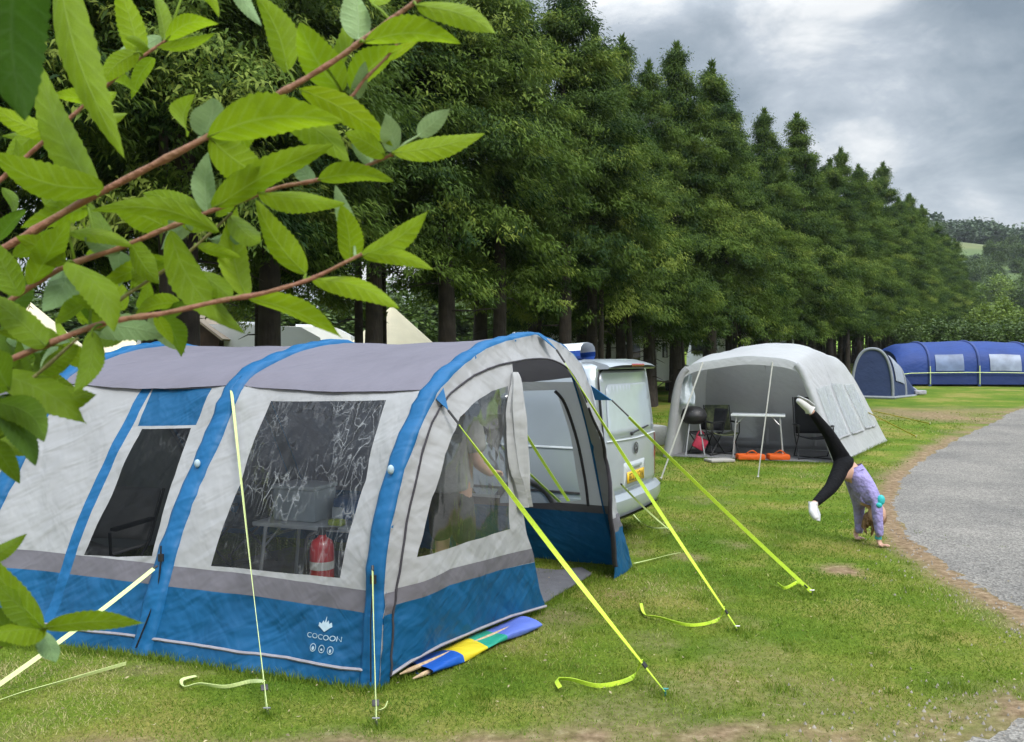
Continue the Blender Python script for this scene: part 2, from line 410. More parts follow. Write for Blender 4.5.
def vnoise(X, Y, s, seed):
    """cheap smooth value noise on arrays"""
    r = np.random.default_rng(seed).random((64, 64)); x = X*s; y = Y*s
    xi = np.floor(x).astype(int); yi = np.floor(y).astype(int); fx = x-xi; fy = y-yi
    fx = fx*fx*(3-2*fx); fy = fy*fy*(3-2*fy)
    g = lambda a, b: r[a % 64, b % 64]
    return (g(xi, yi)*(1-fx)+g(xi+1, yi)*fx)*(1-fy)+(g(xi, yi+1)*(1-fx)+g(xi+1, yi+1)*fx)*fy
def fbm(X, Y, s, seed): return (vnoise(X, Y, s, seed)+.5*vnoise(X, Y, s*2.1, seed+1)+.25*vnoise(X, Y, s*4.3, seed+2))/1.75
SPOTS = [(838, 570, .20, 1.0), (690, 557, .16, .6), (655, 640, .2, .35), (560, 618, .25, .5), (505, 625, .2, .3), (760, 655, .3, .3), (700, 690, .3, .45),
         (905, 412, 1.2, .8), (935, 416, 1.4, .9), (970, 411, 1.3, .6), (880, 416, .9, .5), (640, 470, .6, .25), (820, 700, .45, .4), (620, 725, .4, .5)]
SPOTS = [((lambda g: (g.x, g.y))(G(a, b)), r, s) for a, b, r, s in SPOTS]
def bare(X, Y):
    """0 = thick turf, 1 = bare soil"""
    n1 = fbm(X, Y, 2.2, 3); n2 = fbm(X, Y, 7.0, 9)
    d = seg_d(X, Y, ROAD)
    b = np.clip(1.25-d/(.07+.34*n1+.16*n2), 0, 1)
    b = np.maximum(b, np.clip(1.15-seg_d(X, Y, TRACK)/(.08+.42*n1+.2*n2), 0, 1)*np.clip(.3+1.5*(n2-.2), 0, 1))
    # worn strip along the foreground edge of the pitch
    edge = 4.63+.03*X-.12*(n1-.5)*4
    b = np.maximum(b, np.clip((edge-Y)/.22, 0, 1)*np.clip(.42+1.4*(n2-.25)+.5*np.clip(1-np.abs(X+.55)/.9, 0, 1), 0, 1))
    for (sx, sy), r, s in SPOTS:
        q = np.hypot((X-sx)/r, (Y-sy)/(r*1.1)); b = np.maximum(b, s*np.clip(1.7-q-1.1*(n2-.3), 0, 1))
    b = np.maximum(b, np.clip((n1-.66)*3.0, 0, .45)*np.clip((18-Y)/8, 0, 1))
    return b
# ground sheet
xs = np.concatenate([np.linspace(-700, -60, 20), np.linspace(-50, -8, 40), np.arange(-7, 10, .09), np.linspace(10.2, 60, 60), np.linspace(70, 700, 20)])
ys = np.concatenate([np.linspace(-60, 2, 16), np.arange(2.6, 14, .09), np.linspace(14.1, 60, 130), np.linspace(61, 150, 40), np.linspace(170, 900, 20)])
X, Y = np.meshgrid(xs, ys); H = np.vectorize(hgt)(X, Y)
H = H + (fbm(X, Y, .9, 21)-.5)*.05*np.clip((Y-3)/3, 0, 1)*np.clip((60-Y)/20, 0, 1)*(1-np.clip((.7-seg_d(X, Y, ROAD))/.5, 0, 1))*.6
nx, ny = len(xs), len(ys)
idx = np.arange(nx*ny).reshape(ny, nx)
fa = np.stack([idx[:-1, :-1], idx[:-1, 1:], idx[1:, 1:], idx[1:, :-1]], -1).reshape(-1, 4)
m, nt_, out_ = new_mat('turf_soil')
b_ = N(nt_, 'ShaderNodeBsdfPrincipled', Roughness=.95); b_.inputs['Specular IOR Level'].default_value = .1; nt_.links.new(b_.outputs[0], out_.inputs[0])
at = N(nt_, 'ShaderNodeAttribute', _attribute_name='bare'); tcg = N(nt_, 'ShaderNodeTexCoord')
def gn(s, d, rough=.6):
    n = N(nt_, 'ShaderNodeTexNoise', Scale=s, Detail=d, Roughness=rough); nt_.links.new(tcg.outputs['Object'], n.inputs['Vector']); return n.outputs['Fac']
def ramp(fac, stops):
    r = N(nt_, 'ShaderNodeValToRGB'); e = r.color_ramp.elements
    e[0].position, e[0].color = stops[0][0], c4(stops[0][1]); e[1].position, e[1].color = stops[-1][0], c4(stops[-1][1])
    for p_, c_ in stops[1:-1]: e.new(p_).color = c4(c_)
    nt_.links.new(fac, r.inputs[0]); return r.outputs[0]
turf = ramp(gn(.8, 8), [(.36, (.080, .150, .014)), (.5, (.130, .190, .022)), (.62, (.235, .225, .06))])
soil = ramp(gn(14, 8), [(.35, (.15, .10, .058)), (.55, (.27, .19, .115)), (.7, (.38, .29, .19))])
fine = N(nt_, 'ShaderNodeMixRGB', _blend_type='MULTIPLY', Fac=.8); nt_.links.new(turf, fine.inputs[1])
nt_.links.new(ramp(gn(38, 6, .75), [(.3, (.35, .38, .3)), (.7, (1.5, 1.45, 1.3))]), fine.inputs[2])
mxg = N(nt_, 'ShaderNodeMixRGB'); nt_.links.new(at.outputs['Fac'], mxg.inputs[0]); nt_.links.new(fine.outputs[0], mxg.inputs[1]); nt_.links.new(soil, mxg.inputs[2])
nt_.links.new(mxg.outputs[0], b_.inputs['Base Color'])
bpn = N(nt_, 'ShaderNodeBump', Strength=.8, Distance=.03); nt_.links.new(gn(30, 6, .7), bpn.inputs['Height']); nt_.links.new(bpn.outputs[0], b_.inputs['Normal'])
M_TURF = m
gro = mesh_np('ground', np.stack([X, Y, H], -1).reshape(-1, 3), fa, M_TURF, smooth=True); tag(gro, kind='structure')
BB = bare(X, Y)
a_ = gro.data.attributes.new('bare', 'FLOAT', 'POINT'); a_.data.foreach_set('value', BB.astype(np.float32).ravel())
HX, HYs, HH = xs, ys, H
def ground_z(x, y):
    i = np.clip(np.searchsorted(HX, x)-1, 0, len(HX)-2); j = np.clip(np.searchsorted(HYs, y)-1, 0, len(HYs)-2)
    tx = (x-HX[i])/(HX[i+1]-HX[i]); ty = (y-HYs[j])/(HYs[j+1]-HYs[j])
    return (HH[j, i]*(1-tx)+HH[j, i+1]*tx)*(1-ty)+(HH[j+1, i]*(1-tx)+HH[j+1, i+1]*tx)*ty
# gravel: same nodes for the road and the track at the foreground corner
m, nt_, out_ = new_mat('gravel')
b_ = N(nt_, 'ShaderNodeBsdfPrincipled', Roughness=.9); b_.inputs['Specular IOR Level'].default_value = .25; nt_.links.new(b_.outputs[0], out_.inputs[0]); tcg = N(nt_, 'ShaderNodeTexCoord')
vo = N(nt_, 'ShaderNodeTexVoronoi', Scale=55.0); nt_.links.new(tcg.outputs['Object'], vo.inputs['Vector'])
vsep = N(nt_, 'ShaderNodeSeparateColor'); nt_.links.new(vo.outputs['Color'], vsep.inputs[0])
stone = ramp(vsep.outputs[0], [(.0, (.14, .132, .122)), (.5, (.215, .204, .19)), (1.0, (.31, .295, .275))])
mg = N(nt_, 'ShaderNodeMixRGB', _blend_type='MULTIPLY', Fac=1.0); nt_.links.new(stone, mg.inputs[1])
nt_.links.new(ramp(gn(.5, 9, .65), [(.35, (.74, .73, .72)), (.65, (1.16, 1.13, 1.08))]), mg.inputs[2]); nt_.links.new(mg.outputs[0], b_.inputs['Base Color'])
bpn = N(nt_, 'ShaderNodeBump', Strength=.9, Distance=.012); nt_.links.new(vo.outputs['Distance'], bpn.inputs['Height']); nt_.links.new(bpn.outputs[0], b_.inputs['Normal'])
M_GRAVEL = m
def gravel_sheet(name, outline, jag):
    pts = []
    for i in range(len(outline)-1):
        (x0, y0), (x1, y1) = outline[i], outline[i+1]; k = max(1, int(math.hypot(x1-x0, y1-y0)/.06))
        if math.hypot(x1-x0, y1-y0) > 4: k = 6
        for j in range(k): pts.append((x0+(x1-x0)*j/k, y0+(y1-y0)*j/k))
    q = [(x+nz2(x, y, 2.5, 2)*jag+nz2(x, y, 9, 5)*jag*.5, y+nz2(x, y, 2.5, 7)*jag+nz2(x, y, 9, 4)*jag*.5) for x, y in pts]
    edge = [(a[0], a[1]) for a in q]
    line_ = [Vector((a, b)) for a, b in q if b > 2.7 and abs(a) < 14][::3]
    def rise(x, y):
        d = min(((x-v.x)**2+(y-v.y)**2 for v in line_), default=9)**.5; k = min(1, d/.35)
        return Vector((x, y, hgt(x, y)-.016+.044*k))
    res = panels(rise, [('a', q)], res=.3)
    o = res['a'].build(name, M_GRAVEL); return tag(o, kind='structure')
gravel_sheet('road', ROAD+[(40, 4.5), (60, 30)], .07)
gravel_sheet('track', TRACK+[(6.5, 3.2), (3.0, 2.2), (.5, 2.6)], .09)
# loose stones along the verge
def stones(n):
    V = []; Fc = []
    line = ROAD[8:]+[]
    for i in range(n):
        (x, y) = random.choice(line if random.random() < .75 else TRACK[:5]); x += random.gauss(0, .35); y += random.gauss(0, .35)
        if y > 12: continue
        r = random.uniform(.004, .012); z = float(ground_z(x, y))+.01; o = len(V)
        for a in range(5): V.append((x+r*math.cos(a*1.257)*random.uniform(.7, 1.2), y+r*math.sin(a*1.257)*random.uniform(.7, 1.2), z-.01))
        V.append((x, y, z+r*.7))
        for a in range(5): Fc.append((o+a, o+(a+1) % 5, o+5))
    return np.array(V), np.array(Fc)
V_, F_ = stones(1100); tag(mesh_np('loose_stones', V_, F_, mat('stone_chip', (.24, .21, .175), .9, .35, 20)), 'scattered pale stones along the gravel edge', 'stones', kind='stuff')
# short grass: single blades, denser near the eye
def grass_blades():
    A_ = []
    for y0, y1, dens in ((3.9, 5.5, 6000), (5.5, 8, 3600), (8, 11, 1700), (11, 16, 600), (16, 26, 120)):
        ym = y1; xl, xr = -.66*ym-.3, .66*ym+.3
        n = int((xr-xl)*(y1-y0)*dens); x = rng.uniform(xl, xr, n); y = rng.uniform(y0, y1, n)
        keep = np.abs(x) < .63*y+.25; A_.append((x[keep], y[keep], np.full(keep.sum(), y0)))
    x = np.concatenate([a[0] for a in A_]); y = np.concatenate([a[1] for a in A_]); y0 = np.concatenate([a[2] for a in A_])
    bb = bare(x, y); inr = np.array([inpoly(a, b, ROAD_POLY) for a, b in zip(x, y)]) if False else np.zeros(len(x), bool)
    dr = seg_d(x, y, ROAD)
    k = rng.random(len(x)) > bb*1.15
    x, y, y0, bb = x[k], y[k], y0[k], bb[k]
    # drop what would stand on the gravel
    from mathutils.geometry import intersect_point_tri_2d
    def inside(poly):
        c = np.zeros(len(x), bool); j = len(poly)-1
        for i in range(len(poly)):
            xi, yi = poly[i]; xj, yj = poly[j]
            cond = ((yi > y) != (yj > y)) & (x < (xj-xi)*(y-yi)/(yj-yi+1e-12)+xi); c ^= cond; j = i
        return c
    k = ~(inside(ROAD+[(40, 4.5), (60, 30)]) | inside(TRACK+[(6.5, 3.2), (3.0, 2.2), (.5, 2.6)]))
    k |= rng.random(len(x)) < .012
    x, y, y0 = x[k], y[k], y0[k]; n = len(x)
    z = ground_z(x, y)-.004
    clump = fbm(x, y, 3.1, 40); patch = fbm(x, y, .8, 50)
    L = (.010+.017*rng.random(n)**1.5+.030*np.clip(clump-.5, 0, 1))*(1+.05*(y-4)); wd = (.0022+.0018*rng.random(n))*(1+.16*(y-4))
    az = rng.uniform(0, 6.283, n); ln = rng.uniform(.3, 1.5, n)*L; aw = rng.uniform(0, 6.283, n)
    bx, by = np.cos(aw)*wd, np.sin(aw)*wd
    V = np.empty((n, 3, 3)); V[:, 0] = np.stack([x-bx, y-by, z], -1); V[:, 1] = np.stack([x+bx, y+by, z], -1)
    V[:, 2] = np.stack([x+np.cos(az)*ln, y+np.sin(az)*ln, z+L], -1)
    t = np.clip(.5*rng.random(n)+1.5*(patch-.5)+.7*(clump-.5)+.26, 0, 1)
    dead = rng.random(n) < .03+.30*np.clip((patch-.52)*3.2, 0, 1)+.12*np.clip((5.0-y)/1.0, 0, 1); t[dead] = rng.uniform(.9, 1.0, dead.sum())
    return V.reshape(-1, 3), np.arange(n*3).reshape(-1, 3), t
def tufts(line, n, spread, h):
    """longer blades the mower missed"""
    P_ = np.array([line[0]]+list(line[1:])); k = rng.integers(0, len(P_)-1, n); u = rng.random(n)
    x = P_[k, 0]*(1-u)+P_[k+1, 0]*u+rng.normal(0, spread, n); y = P_[k, 1]*(1-u)+P_[k+1, 1]*u+rng.normal(0, spread, n)
    z = ground_z(x, y)-.004; L = h*(.4+.9*rng.random(n)); wd = .0026+.002*rng.random(n); aw = rng.uniform(0, 6.283, n); az = rng.uniform(0, 6.283, n); ln = L*rng.uniform(.1, .8, n)
    V = np.empty((n, 3, 3)); V[:, 0] = np.stack([x-np.cos(aw)*wd, y-np.sin(aw)*wd, z], -1); V[:, 1] = np.stack([x+np.cos(aw)*wd, y+np.sin(aw)*wd, z], -1)
    V[:, 2] = np.stack([x+np.cos(az)*ln, y+np.sin(az)*ln, z+L], -1); return V.reshape(-1, 3), np.clip(rng.normal(.35, .2, n), 0, 1)
V_, F_, t_ = grass_blades()
TL_ = []
for px_line, n_, sp_, h_ in (([(-60, 640), (140, 657), (375, 693), (545, 607)], 5200, .035, .055), ([(545, 607), (600, 575), (632, 568)], 900, .03, .05), ([(668, 458), (838, 465), (888, 442)], 2600, .05, .06), ([(598, 520), (660, 500)], 700, .08, .05)):
    TL_.append(tufts([(lambda g: (g.x, g.y))(G(*q)) for q in px_line], n_, sp_, h_))
for q in [(267, 716), (376, 726), (665, 697), (737, 632), (812, 596), (930, 640), (700, 600), (960, 690), (480, 700), (880, 655), (780, 690)]:
    g = G(*q); TL_.append(tufts([(g.x, g.y), (g.x+.02, g.y)], 90, .05, .05))
rr_ = np.random.default_rng(3)
for k in range(170):
    y = rr_.uniform(4.6, 10); x = rr_.uniform(-.2, .6)*y
    if float(bare(np.array([x]), np.array([y]))[0]) < .3: TL_.append(tufts([(x, y), (x+.05, y)], 34, rr_.uniform(.02, .07), .042))
V_ = np.concatenate([V_]+[a for a, _ in TL_]); t_ = np.concatenate([t_]+[b for _, b in TL_]); F_ = np.arange(len(V_)).reshape(-1, 3)
GM = leaf_mat('grass_blade', (.080, .160, .012), (.235, .300, .038), trans=.35, rough=.6, ctip=(.46, .41, .19), spec=.15)
tag(mesh_np('grass', V_, F_, GM, t_), 'short mown green grass with yellowed patches on the camping pitch', 'grass', kind='stuff')
# clover heads and dry leaves lying about
def litter(n):
    V = []; Fc = []
    for i in range(n):
        y = random.uniform(4.1, 9); x = random.uniform(-.6*y, .6*y); z = float(ground_z(x, y))+.028; r = random.uniform(.003, .009); o = len(V); a = random.random()*6
        for k in range(4): V.append((x+r*math.cos(a+k*1.57)*(1.8 if k % 2 else .8), y+r*math.sin(a+k*1.57)*(1.8 if k % 2 else .8), z+random.uniform(-.006, .006)))
        Fc.append((o, o+1, o+2, o+3))
    return np.array(V), np.array(Fc)
V_, F_ = litter(420); tag(mesh_np('fallen_leaves', V_, F_, mat('dry_leaf', (.30, .25, .14), .9, .5, 3)), 'small dry leaves and clover scattered over the lawn', 'leaves', kind='stuff')
# ------------------------------------------------------------------ the blue and grey drive-away awning in front
A0 = G(375, 690); C0 = G(140, 655); B0 = G(630, 566)
A2, C2, B2 = (Vector((p.x, p.y)) for p in (A0, C0, B0))
ax = (C2-A2).normalized(); BAY = (C2-A2).length; uu = (B2-A2).normalized(); WID = (B2-A2).length
AX = Vector((ax.x, ax.y, 0)); UU = Vector((uu.x, uu.y, 0)); FW = -AX
NOR = Vector((-ax.y, ax.x, 0));
if NOR.dot(UU) > 0: NOR = -NOR                     # horizontal outward normal of the near wall
MIDT = [(0, 0, 0), (.2, .2, .6), (.35, .40, 1.05), (.48, .62, 1.46), (.6, .80, 1.78), (.68, 1.04, 1.93), (.84, 1.45, 2.06), (1, 1.85, 2.12)]
FRL = [(0, 0, 0), (.14, .05, .45), (.27, .09, .85), (.42, .27, 1.33), (.55, .52, 1.68), (.6, .61, 1.77), (.68, .84, 1.91), (.84, 1.25, 2.07), (1, 1.85, 2.165)]
FRR = [(0, 0, 0), (.2, .335, .58), (.42, .65, 1.3), (.6, .96, 1.82), (.7, 1.15, 1.98), (.84, 1.45, 2.10), (1, 1.85, 2.165)]
REAR = [(a, b*1.05+.1*(c/2.1), c*.9) for a, b, c in MIDT]
def dense(tab):
    vs = np.array([t[0] for t in tab]); p = catmull([Vector((t[1], t[2], 0)) for t in tab], 10)
    vv = np.concatenate([np.linspace(vs[i], vs[i+1], 11)[:-1] for i in range(len(vs)-1)]+[[1.0]])
    return vv, np.array([q.x for q in p]), np.array([q.y for q in p])
TABS = [(dense(FRL), dense(FRR)), (dense(MIDT),)*2, (dense(MIDT),)*2, (dense(REAR),)*2]
LOFF = [0.0, BAY, 2*BAY, 2*BAY+1.25]
def arch(i, v):
    """point of arch i; v 0 = near foot, 1 = crown, 2 = far foot -> (s, z)"""
    if v <= 1: t = TABS[i][0]; return float(np.interp(v, t[0], t[1])), float(np.interp(v, t[0], t[2]))
    t = TABS[i][1]; return WID-float(np.interp(2-v, t[0], t[1]))*(WID/3.7), float(np.interp(2-v, t[0], t[2]))
def arch3(i, v, along=0.0):
    s, z = arch(i, v); return A0 + AX*(LOFF[i]+along) + UU*s + Vector((0, 0, z))
def s_at(i, z, far=False):
    t = TABS[i][1 if far else 0]; k = int(np.argmax(t[2])); s = float(np.interp(z, t[2][:k+1], t[1][:k+1])); return WID-s*(WID/3.7) if far else s
def wrk(p, amp=1.0, sc=1.0):
    q = Vector((p.x*1.3, p.y*1.3, p.z*.9))*sc
    a = mnoise.noise(Vector((q.x*2.1+q.z*2.6, q.y*2.1-q.z*1.2, 3.3)))*.016 + mnoise.noise(Vector((q.x*6+q.z*7, q.y*6-q.z*3, 8.1)))*.006
    return a*amp
def ruff(p, k, amp):
    """short puckers running away from a seam (k = distance from it)"""
    q = p.dot(UU)+p.z*1.0
    return amp*math.exp(-k/.10)*math.sin(q*46+3*math.sin(q*7))
def wall_near(i, t, z):
    s = s_at(i, min(z, 1.775))*(1-t)+s_at(i+1, min(z, 1.775))*t
    p = A0 + AX*(LOFF[i]*(1-t)+LOFF[i+1]*t) + UU*s + Vector((0, 0, z))
    e = 4*t*(1-t); fall = max(0.0, min(1.0, z/.25))
    seam = ruff(Vector((0, 0, p.z)), min(t, 1-t)*BAY, .006)+.007*math.exp(-abs(z-1.775)/.09)*math.sin(t*BAY*60+4*math.sin(t*9))
    skf = 1.6 if z < .43 else 1.0
    return p + NOR*(seam+wrk(p, 1.5*skf)*min(1, 6*e)-.045*e*fall+.03*e*(1-fall)) + Vector((0, 0, -.035*e*max(0, z/1.77)**3))
def wall_far(i, t, z):
    s = s_at(i, z, True)*(1-t)+s_at(i+1, z, True)*t
    p = A0 + AX*(LOFF[i]*(1-t)+LOFF[i+1]*t) + UU*s + Vector((0, 0, z))
    return p + NOR*(wrk(p)*.8)
def roof(i, t, v):
    a = arch3(i, v); b = arch3(i+1, v); p = a.lerp(b, t); e = 4*t*(1-t)
    return p + Vector((0, 0, -.035*e+wrk(p)*.8*min(1, 5*e)))
FOUT = [arch(0, v) for v in np.linspace(0, 2, 60)]
def edge_d(s, z):
    return min(math.hypot(s-a, z-b) for a, b in FOUT)
def front(s, z):
    d = edge_d(s, z); p = A0 + UU*s + Vector((0, 0, z))
    q = min(1.0, d/.3); q = q*q*(3-2*q)
    fall = min(1, max(0, z/.5))
    p = p + FW*(.02+.10*q*(.5+.5*fall))
    return p + FW*(wrk(p, 1.4)*min(1, d*6)+.007*math.exp(-d/.13)*min(1, d*30)*math.sin((math.atan2(z-.9, s-WID/2))*62))
M_BLUE = fabric('blue_cloth', (.004, .088, .215), .5, 1.0, .12, trans=.10)
M_LGREY = fabric('light_grey_cloth', (.45, .455, .465), .75, .7, .06, trans=.28)
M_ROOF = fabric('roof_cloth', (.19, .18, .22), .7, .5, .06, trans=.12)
M_BAND = fabric('grey_band_cloth', (.135, .128, .148), .75, .5, .08)
M_SLEEVE = fabric('blue_sleeve', (.005, .105, .265), .55, .7, .08)
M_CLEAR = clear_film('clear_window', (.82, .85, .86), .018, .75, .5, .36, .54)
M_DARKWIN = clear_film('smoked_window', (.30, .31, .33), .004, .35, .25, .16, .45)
M_BLACK = mat('black_plastic', (.018, .018, .02), .5, .2, 10)
M_ZIP = mat('zip_tape', (.035, .032, .04), .8, .2, 20)
M_WHITEPRINT = mat('white_print', (.36, .47, .54), .7, .05, 20)
M_PIPE = mat('grey_piping', (.30, .28, .31), .7, .1, 20)
tent = thing('camping_awning', A0, 'large blue and light grey inflatable awning with clear windows and an open doorway', 'tent')
def cut(mapf, regions, names, res=.07):
    r = panels(mapf, regions, res)
    out_ = {}
    for k, (nm, mt) in names.items():
        if k in r: out_[k] = r[k].build(nm, mt, tent, angle=60)
    return out_
ZT, Z1, Z0 = 1.775, .56, .43
# bay 1 near wall -------------------------------------------------------------
f1 = lambda t, z: wall_near(0, t, z)
iv = inverse(f1, (0, 1, 0, 1.775)); q = lambda L: [iv(*p) for p in L]
winpoly = q([(271, 401), (330, 401), (386, 400), (366, 480), (340, 578), (275, 572), (211, 566), (240, 485)])
cut(f1, [('u', [(0, Z1), (1, Z1), (1, ZT), (0, ZT)]), ('b', [(0, Z0), (1, Z0), (1, Z1), (0, Z1)]), ('s', [(0, 0), (1, 0), (1, Z0), (0, Z0)]), ('w', winpoly)],
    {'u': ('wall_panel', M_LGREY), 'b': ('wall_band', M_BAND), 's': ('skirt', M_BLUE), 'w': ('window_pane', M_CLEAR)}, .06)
# bay 2: divider, blind, smoked window
f2 = lambda t, z: wall_near(1, t, z)
iv = inverse(f2, (0, 1, 0, 1.775)); q2 = lambda L: [iv(*p) for p in L]
w2 = q2([(142, 429), (191, 428), (175, 475), (152, 556), (118, 557), (84, 555), (112, 495)])
bl = q2([(153, 389), (212, 388), (196, 425), (138, 426)])
wl = q2([(138, 426.4), (196, 425.4), (194, 428.2), (137, 429)])
dv = [(.47, 0), (.525, 0), (.525, ZT), (.47, ZT)]
cut(f2, [('u', [(0, Z1), (1, Z1), (1, ZT), (0, ZT)]), ('b', [(0, Z0), (1, Z0), (1, Z1), (0, Z1)]), ('s', [(0, 0), (1, 0), (1, Z0), (0, Z0)]), ('w', w2), ('l', bl), ('d', dv)],
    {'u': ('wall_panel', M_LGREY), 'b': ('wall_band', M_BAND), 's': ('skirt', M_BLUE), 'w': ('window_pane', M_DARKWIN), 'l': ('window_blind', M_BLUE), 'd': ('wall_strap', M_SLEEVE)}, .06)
f3 = lambda t, z: wall_near(2, t, z)
cut(f3, [('u', [(0, Z1), (1, Z1), (1, 1.59), (0, 1.59)]), ('b', [(0, Z0), (1, Z0), (1, Z1), (0, Z1)]), ('s', [(0, 0), (1, 0), (1, Z0), (0, Z0)])],
    {'u': ('wall_panel', M_LGREY), 'b': ('wall_band', M_BAND), 's': ('skirt', M_BLUE)}, .12)
mb = MB(); mb.strip([[arch3(3, v) for v in np.linspace(0, 2, 41)], [arch3(3, v).lerp(arch3(3, 2-v), .5)*1.0 for v in np.linspace(0, 2, 41)]])
mb.build('end_wall', M_LGREY, tent)
# far wall (towards the van): bay 1 has a window, bays 2-3 plain with the tunnel side
g1 = lambda t, z: wall_far(0, t, z)
iv = inverse(g1, (0, .9, .05, 1.775)); q3 = lambda L: [iv(*p) for p in L]
rw = q3([(518, 391), (556, 390), (569, 430), (581, 500), (550, 503), (516, 503), (500, 503), (496, 395)])
rest = [(.55, .65), (.92, .65), (.92, 1.6), (.55, 1.55)]
cut(g1, [('u', [(0, .62), (1, .62), (1, ZT), (0, ZT)]), ('b', [(0, .54), (1, .54), (1, .62), (0, .62)]), ('s', [(0, 0), (1, 0), (1, .54), (0, .54)]), ('w', rw), ('w2', rest)],
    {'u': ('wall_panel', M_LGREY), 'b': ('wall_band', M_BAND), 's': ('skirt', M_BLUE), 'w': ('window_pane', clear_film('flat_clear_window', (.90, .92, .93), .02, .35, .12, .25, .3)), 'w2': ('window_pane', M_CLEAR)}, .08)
for i in (1, 2):
    top = ZT if i == 1 else 1.59
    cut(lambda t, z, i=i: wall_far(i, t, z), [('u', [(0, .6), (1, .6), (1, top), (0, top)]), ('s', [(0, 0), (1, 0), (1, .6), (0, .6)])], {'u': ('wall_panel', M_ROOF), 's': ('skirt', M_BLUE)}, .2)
mb = MB()                                           # rolled curtain edge beside the rear window
mb.tube(catmull([wall_far(0, *iv(*p))+NOR*.03 for p in [(556, 391), (566, 404), (578, 440), (586, 480), (589, 505)]], 5), .014); mb.build('curtain_edge', M_ZIP, tent)
# roof
for i in range(3):
    n = 22; va, vb = .6, 1.4
    mb = MB(); mb.strip([[roof(i, t, v) for v in np.linspace(va, vb, 41)] for t in np.linspace(0, 1, n)])
    mb.build('roof_panel', M_ROOF, tent, angle=60)
# inflatable arch sleeves
def sleeve(i, a0, a1, lift, name='arch_sleeve', v0=0.0, v1=2.0):
    rows = []
    for v in np.linspace(v0, v1, 90):
        s, z = arch(i, v); e = 1e-3; s2, z2 = arch(i, min(2, v+e)); s1, z1 = arch(i, max(0, v-e))
        tx, tz = s2-s1, z2-z1; L = math.hypot(tx, tz) or 1; on = UU*(-tz/L)+Vector((0, 0, tx/L)); base = A0+AX*LOFF[i]+UU*s+Vector((0, 0, z))
        puck = .004*math.sin(v*95+2*math.sin(v*13))+.0045*math.sin(v*211+3*math.sin(v*17))+.003*math.sin(v*340)
        rows.append([base+AX*(a0+(a1-a0)*k)+on*(-.02+lift*h+puck*(h > 0)) for k, h in ((0, 0), (.04, .75), (.22, 1.0), (.5, 1.06), (.78, 1.0), (.96, .75), (1, 0))])
    mb = MB(); mb.strip(rows); return mb.build(name, M_SLEEVE, tent, angle=70)
sleeve(0, -.02, .105, .042); sleeve(1, -.08, .08, .045); sleeve(2, -.08, .07, .045); sleeve(3, -.08, .04, .05)
# front face ------------------------------------------------------------------
iv = inverse(front, (0, WID, 0, 2.15), 50); qf = lambda L: [(lambda r: (r[0], max(.0, r[1])))(iv(*p)) for p in L]
zipL = qf([(389, 676), (391, 640), (394, 600), (405, 522), (424, 442), (443, 402), (462, 383), (482, 371), (512, 362), (545, 359), (567, 369), (581, 392), (592, 420), (602, 458), (609, 500), (612, 540), (614, 566)])
zipL = [(p.x, p.y) for p in catmull([Vector((a, b, 0)) for a, b in zipL], 5)]
outer = [arch(0, v) for v in np.linspace(0, 2, 80)]
perim = outer + list(reversed(zipL))
ktop = min(range(len(zipL)), key=lambda k: abs(proj(front(*zipL[k]))[0]-512)+(0 if proj(front(*zipL[k]))[1] < 380 else 999))
redge = qf([(513, 372), (514, 420), (518, 485), (527, 535), (537, 575), (545, 606)])
bot = qf([(545, 606), (510, 616), (480, 628), (440, 645), (410, 661), (389, 676)])
lp = zipL[:ktop+1] + redge + bot[1:-1]
win = qf([(417, 557), (430, 505), (445, 455), (460, 417), (475, 402), (492, 391), (508, 386), (507, 430), (508, 480), (510, 529), (470, 541)])
band = qf([(380, 600), (392, 590), (450, 569), (500, 556), (556, 542), (558, 556), (500, 570), (450, 585), (392, 606), (380, 616)])
skirt = qf([(380, 616), (392, 606), (450, 585), (500, 570), (560, 556), (570, 600), (548, 610), (500, 619), (480, 629), (440, 646), (410, 663), (385, 690)])
def clip_lp(poly): return poly
def front_panels():
    base = panels(front, [('x', perim), ('p', lp)], .05)
    # the coloured bands are only cut inside the door panel: classify by both outlines
    vs = {}
    allr = [('p', lp), ('b', band), ('s', skirt), ('w', win)]
    res = {}
    raw = panels(front, allr, .045)
    for k, mb_ in raw.items():
        res[k] = mb_
    return base, res
base_, res_ = front_panels()
def keep_inside(mb_, poly):
    """drop faces whose centre lies outside the door panel outline (in s, z)"""
    o = MB(); o.v = mb_.v
    for f in mb_.f:
        c = sum((mb_.v[i] for i in f), Vector())/len(f); d = c-A0
        z = c.z-A0.z; det = UU.x*FW.y-UU.y*FW.x; s = (d.x*FW.y-d.y*FW.x)/det
        if inpoly(s, z, poly): o.f.append(f); o.m.append(0)
    return o
base_['x'].build('door_surround', M_LGREY, tent, angle=60)
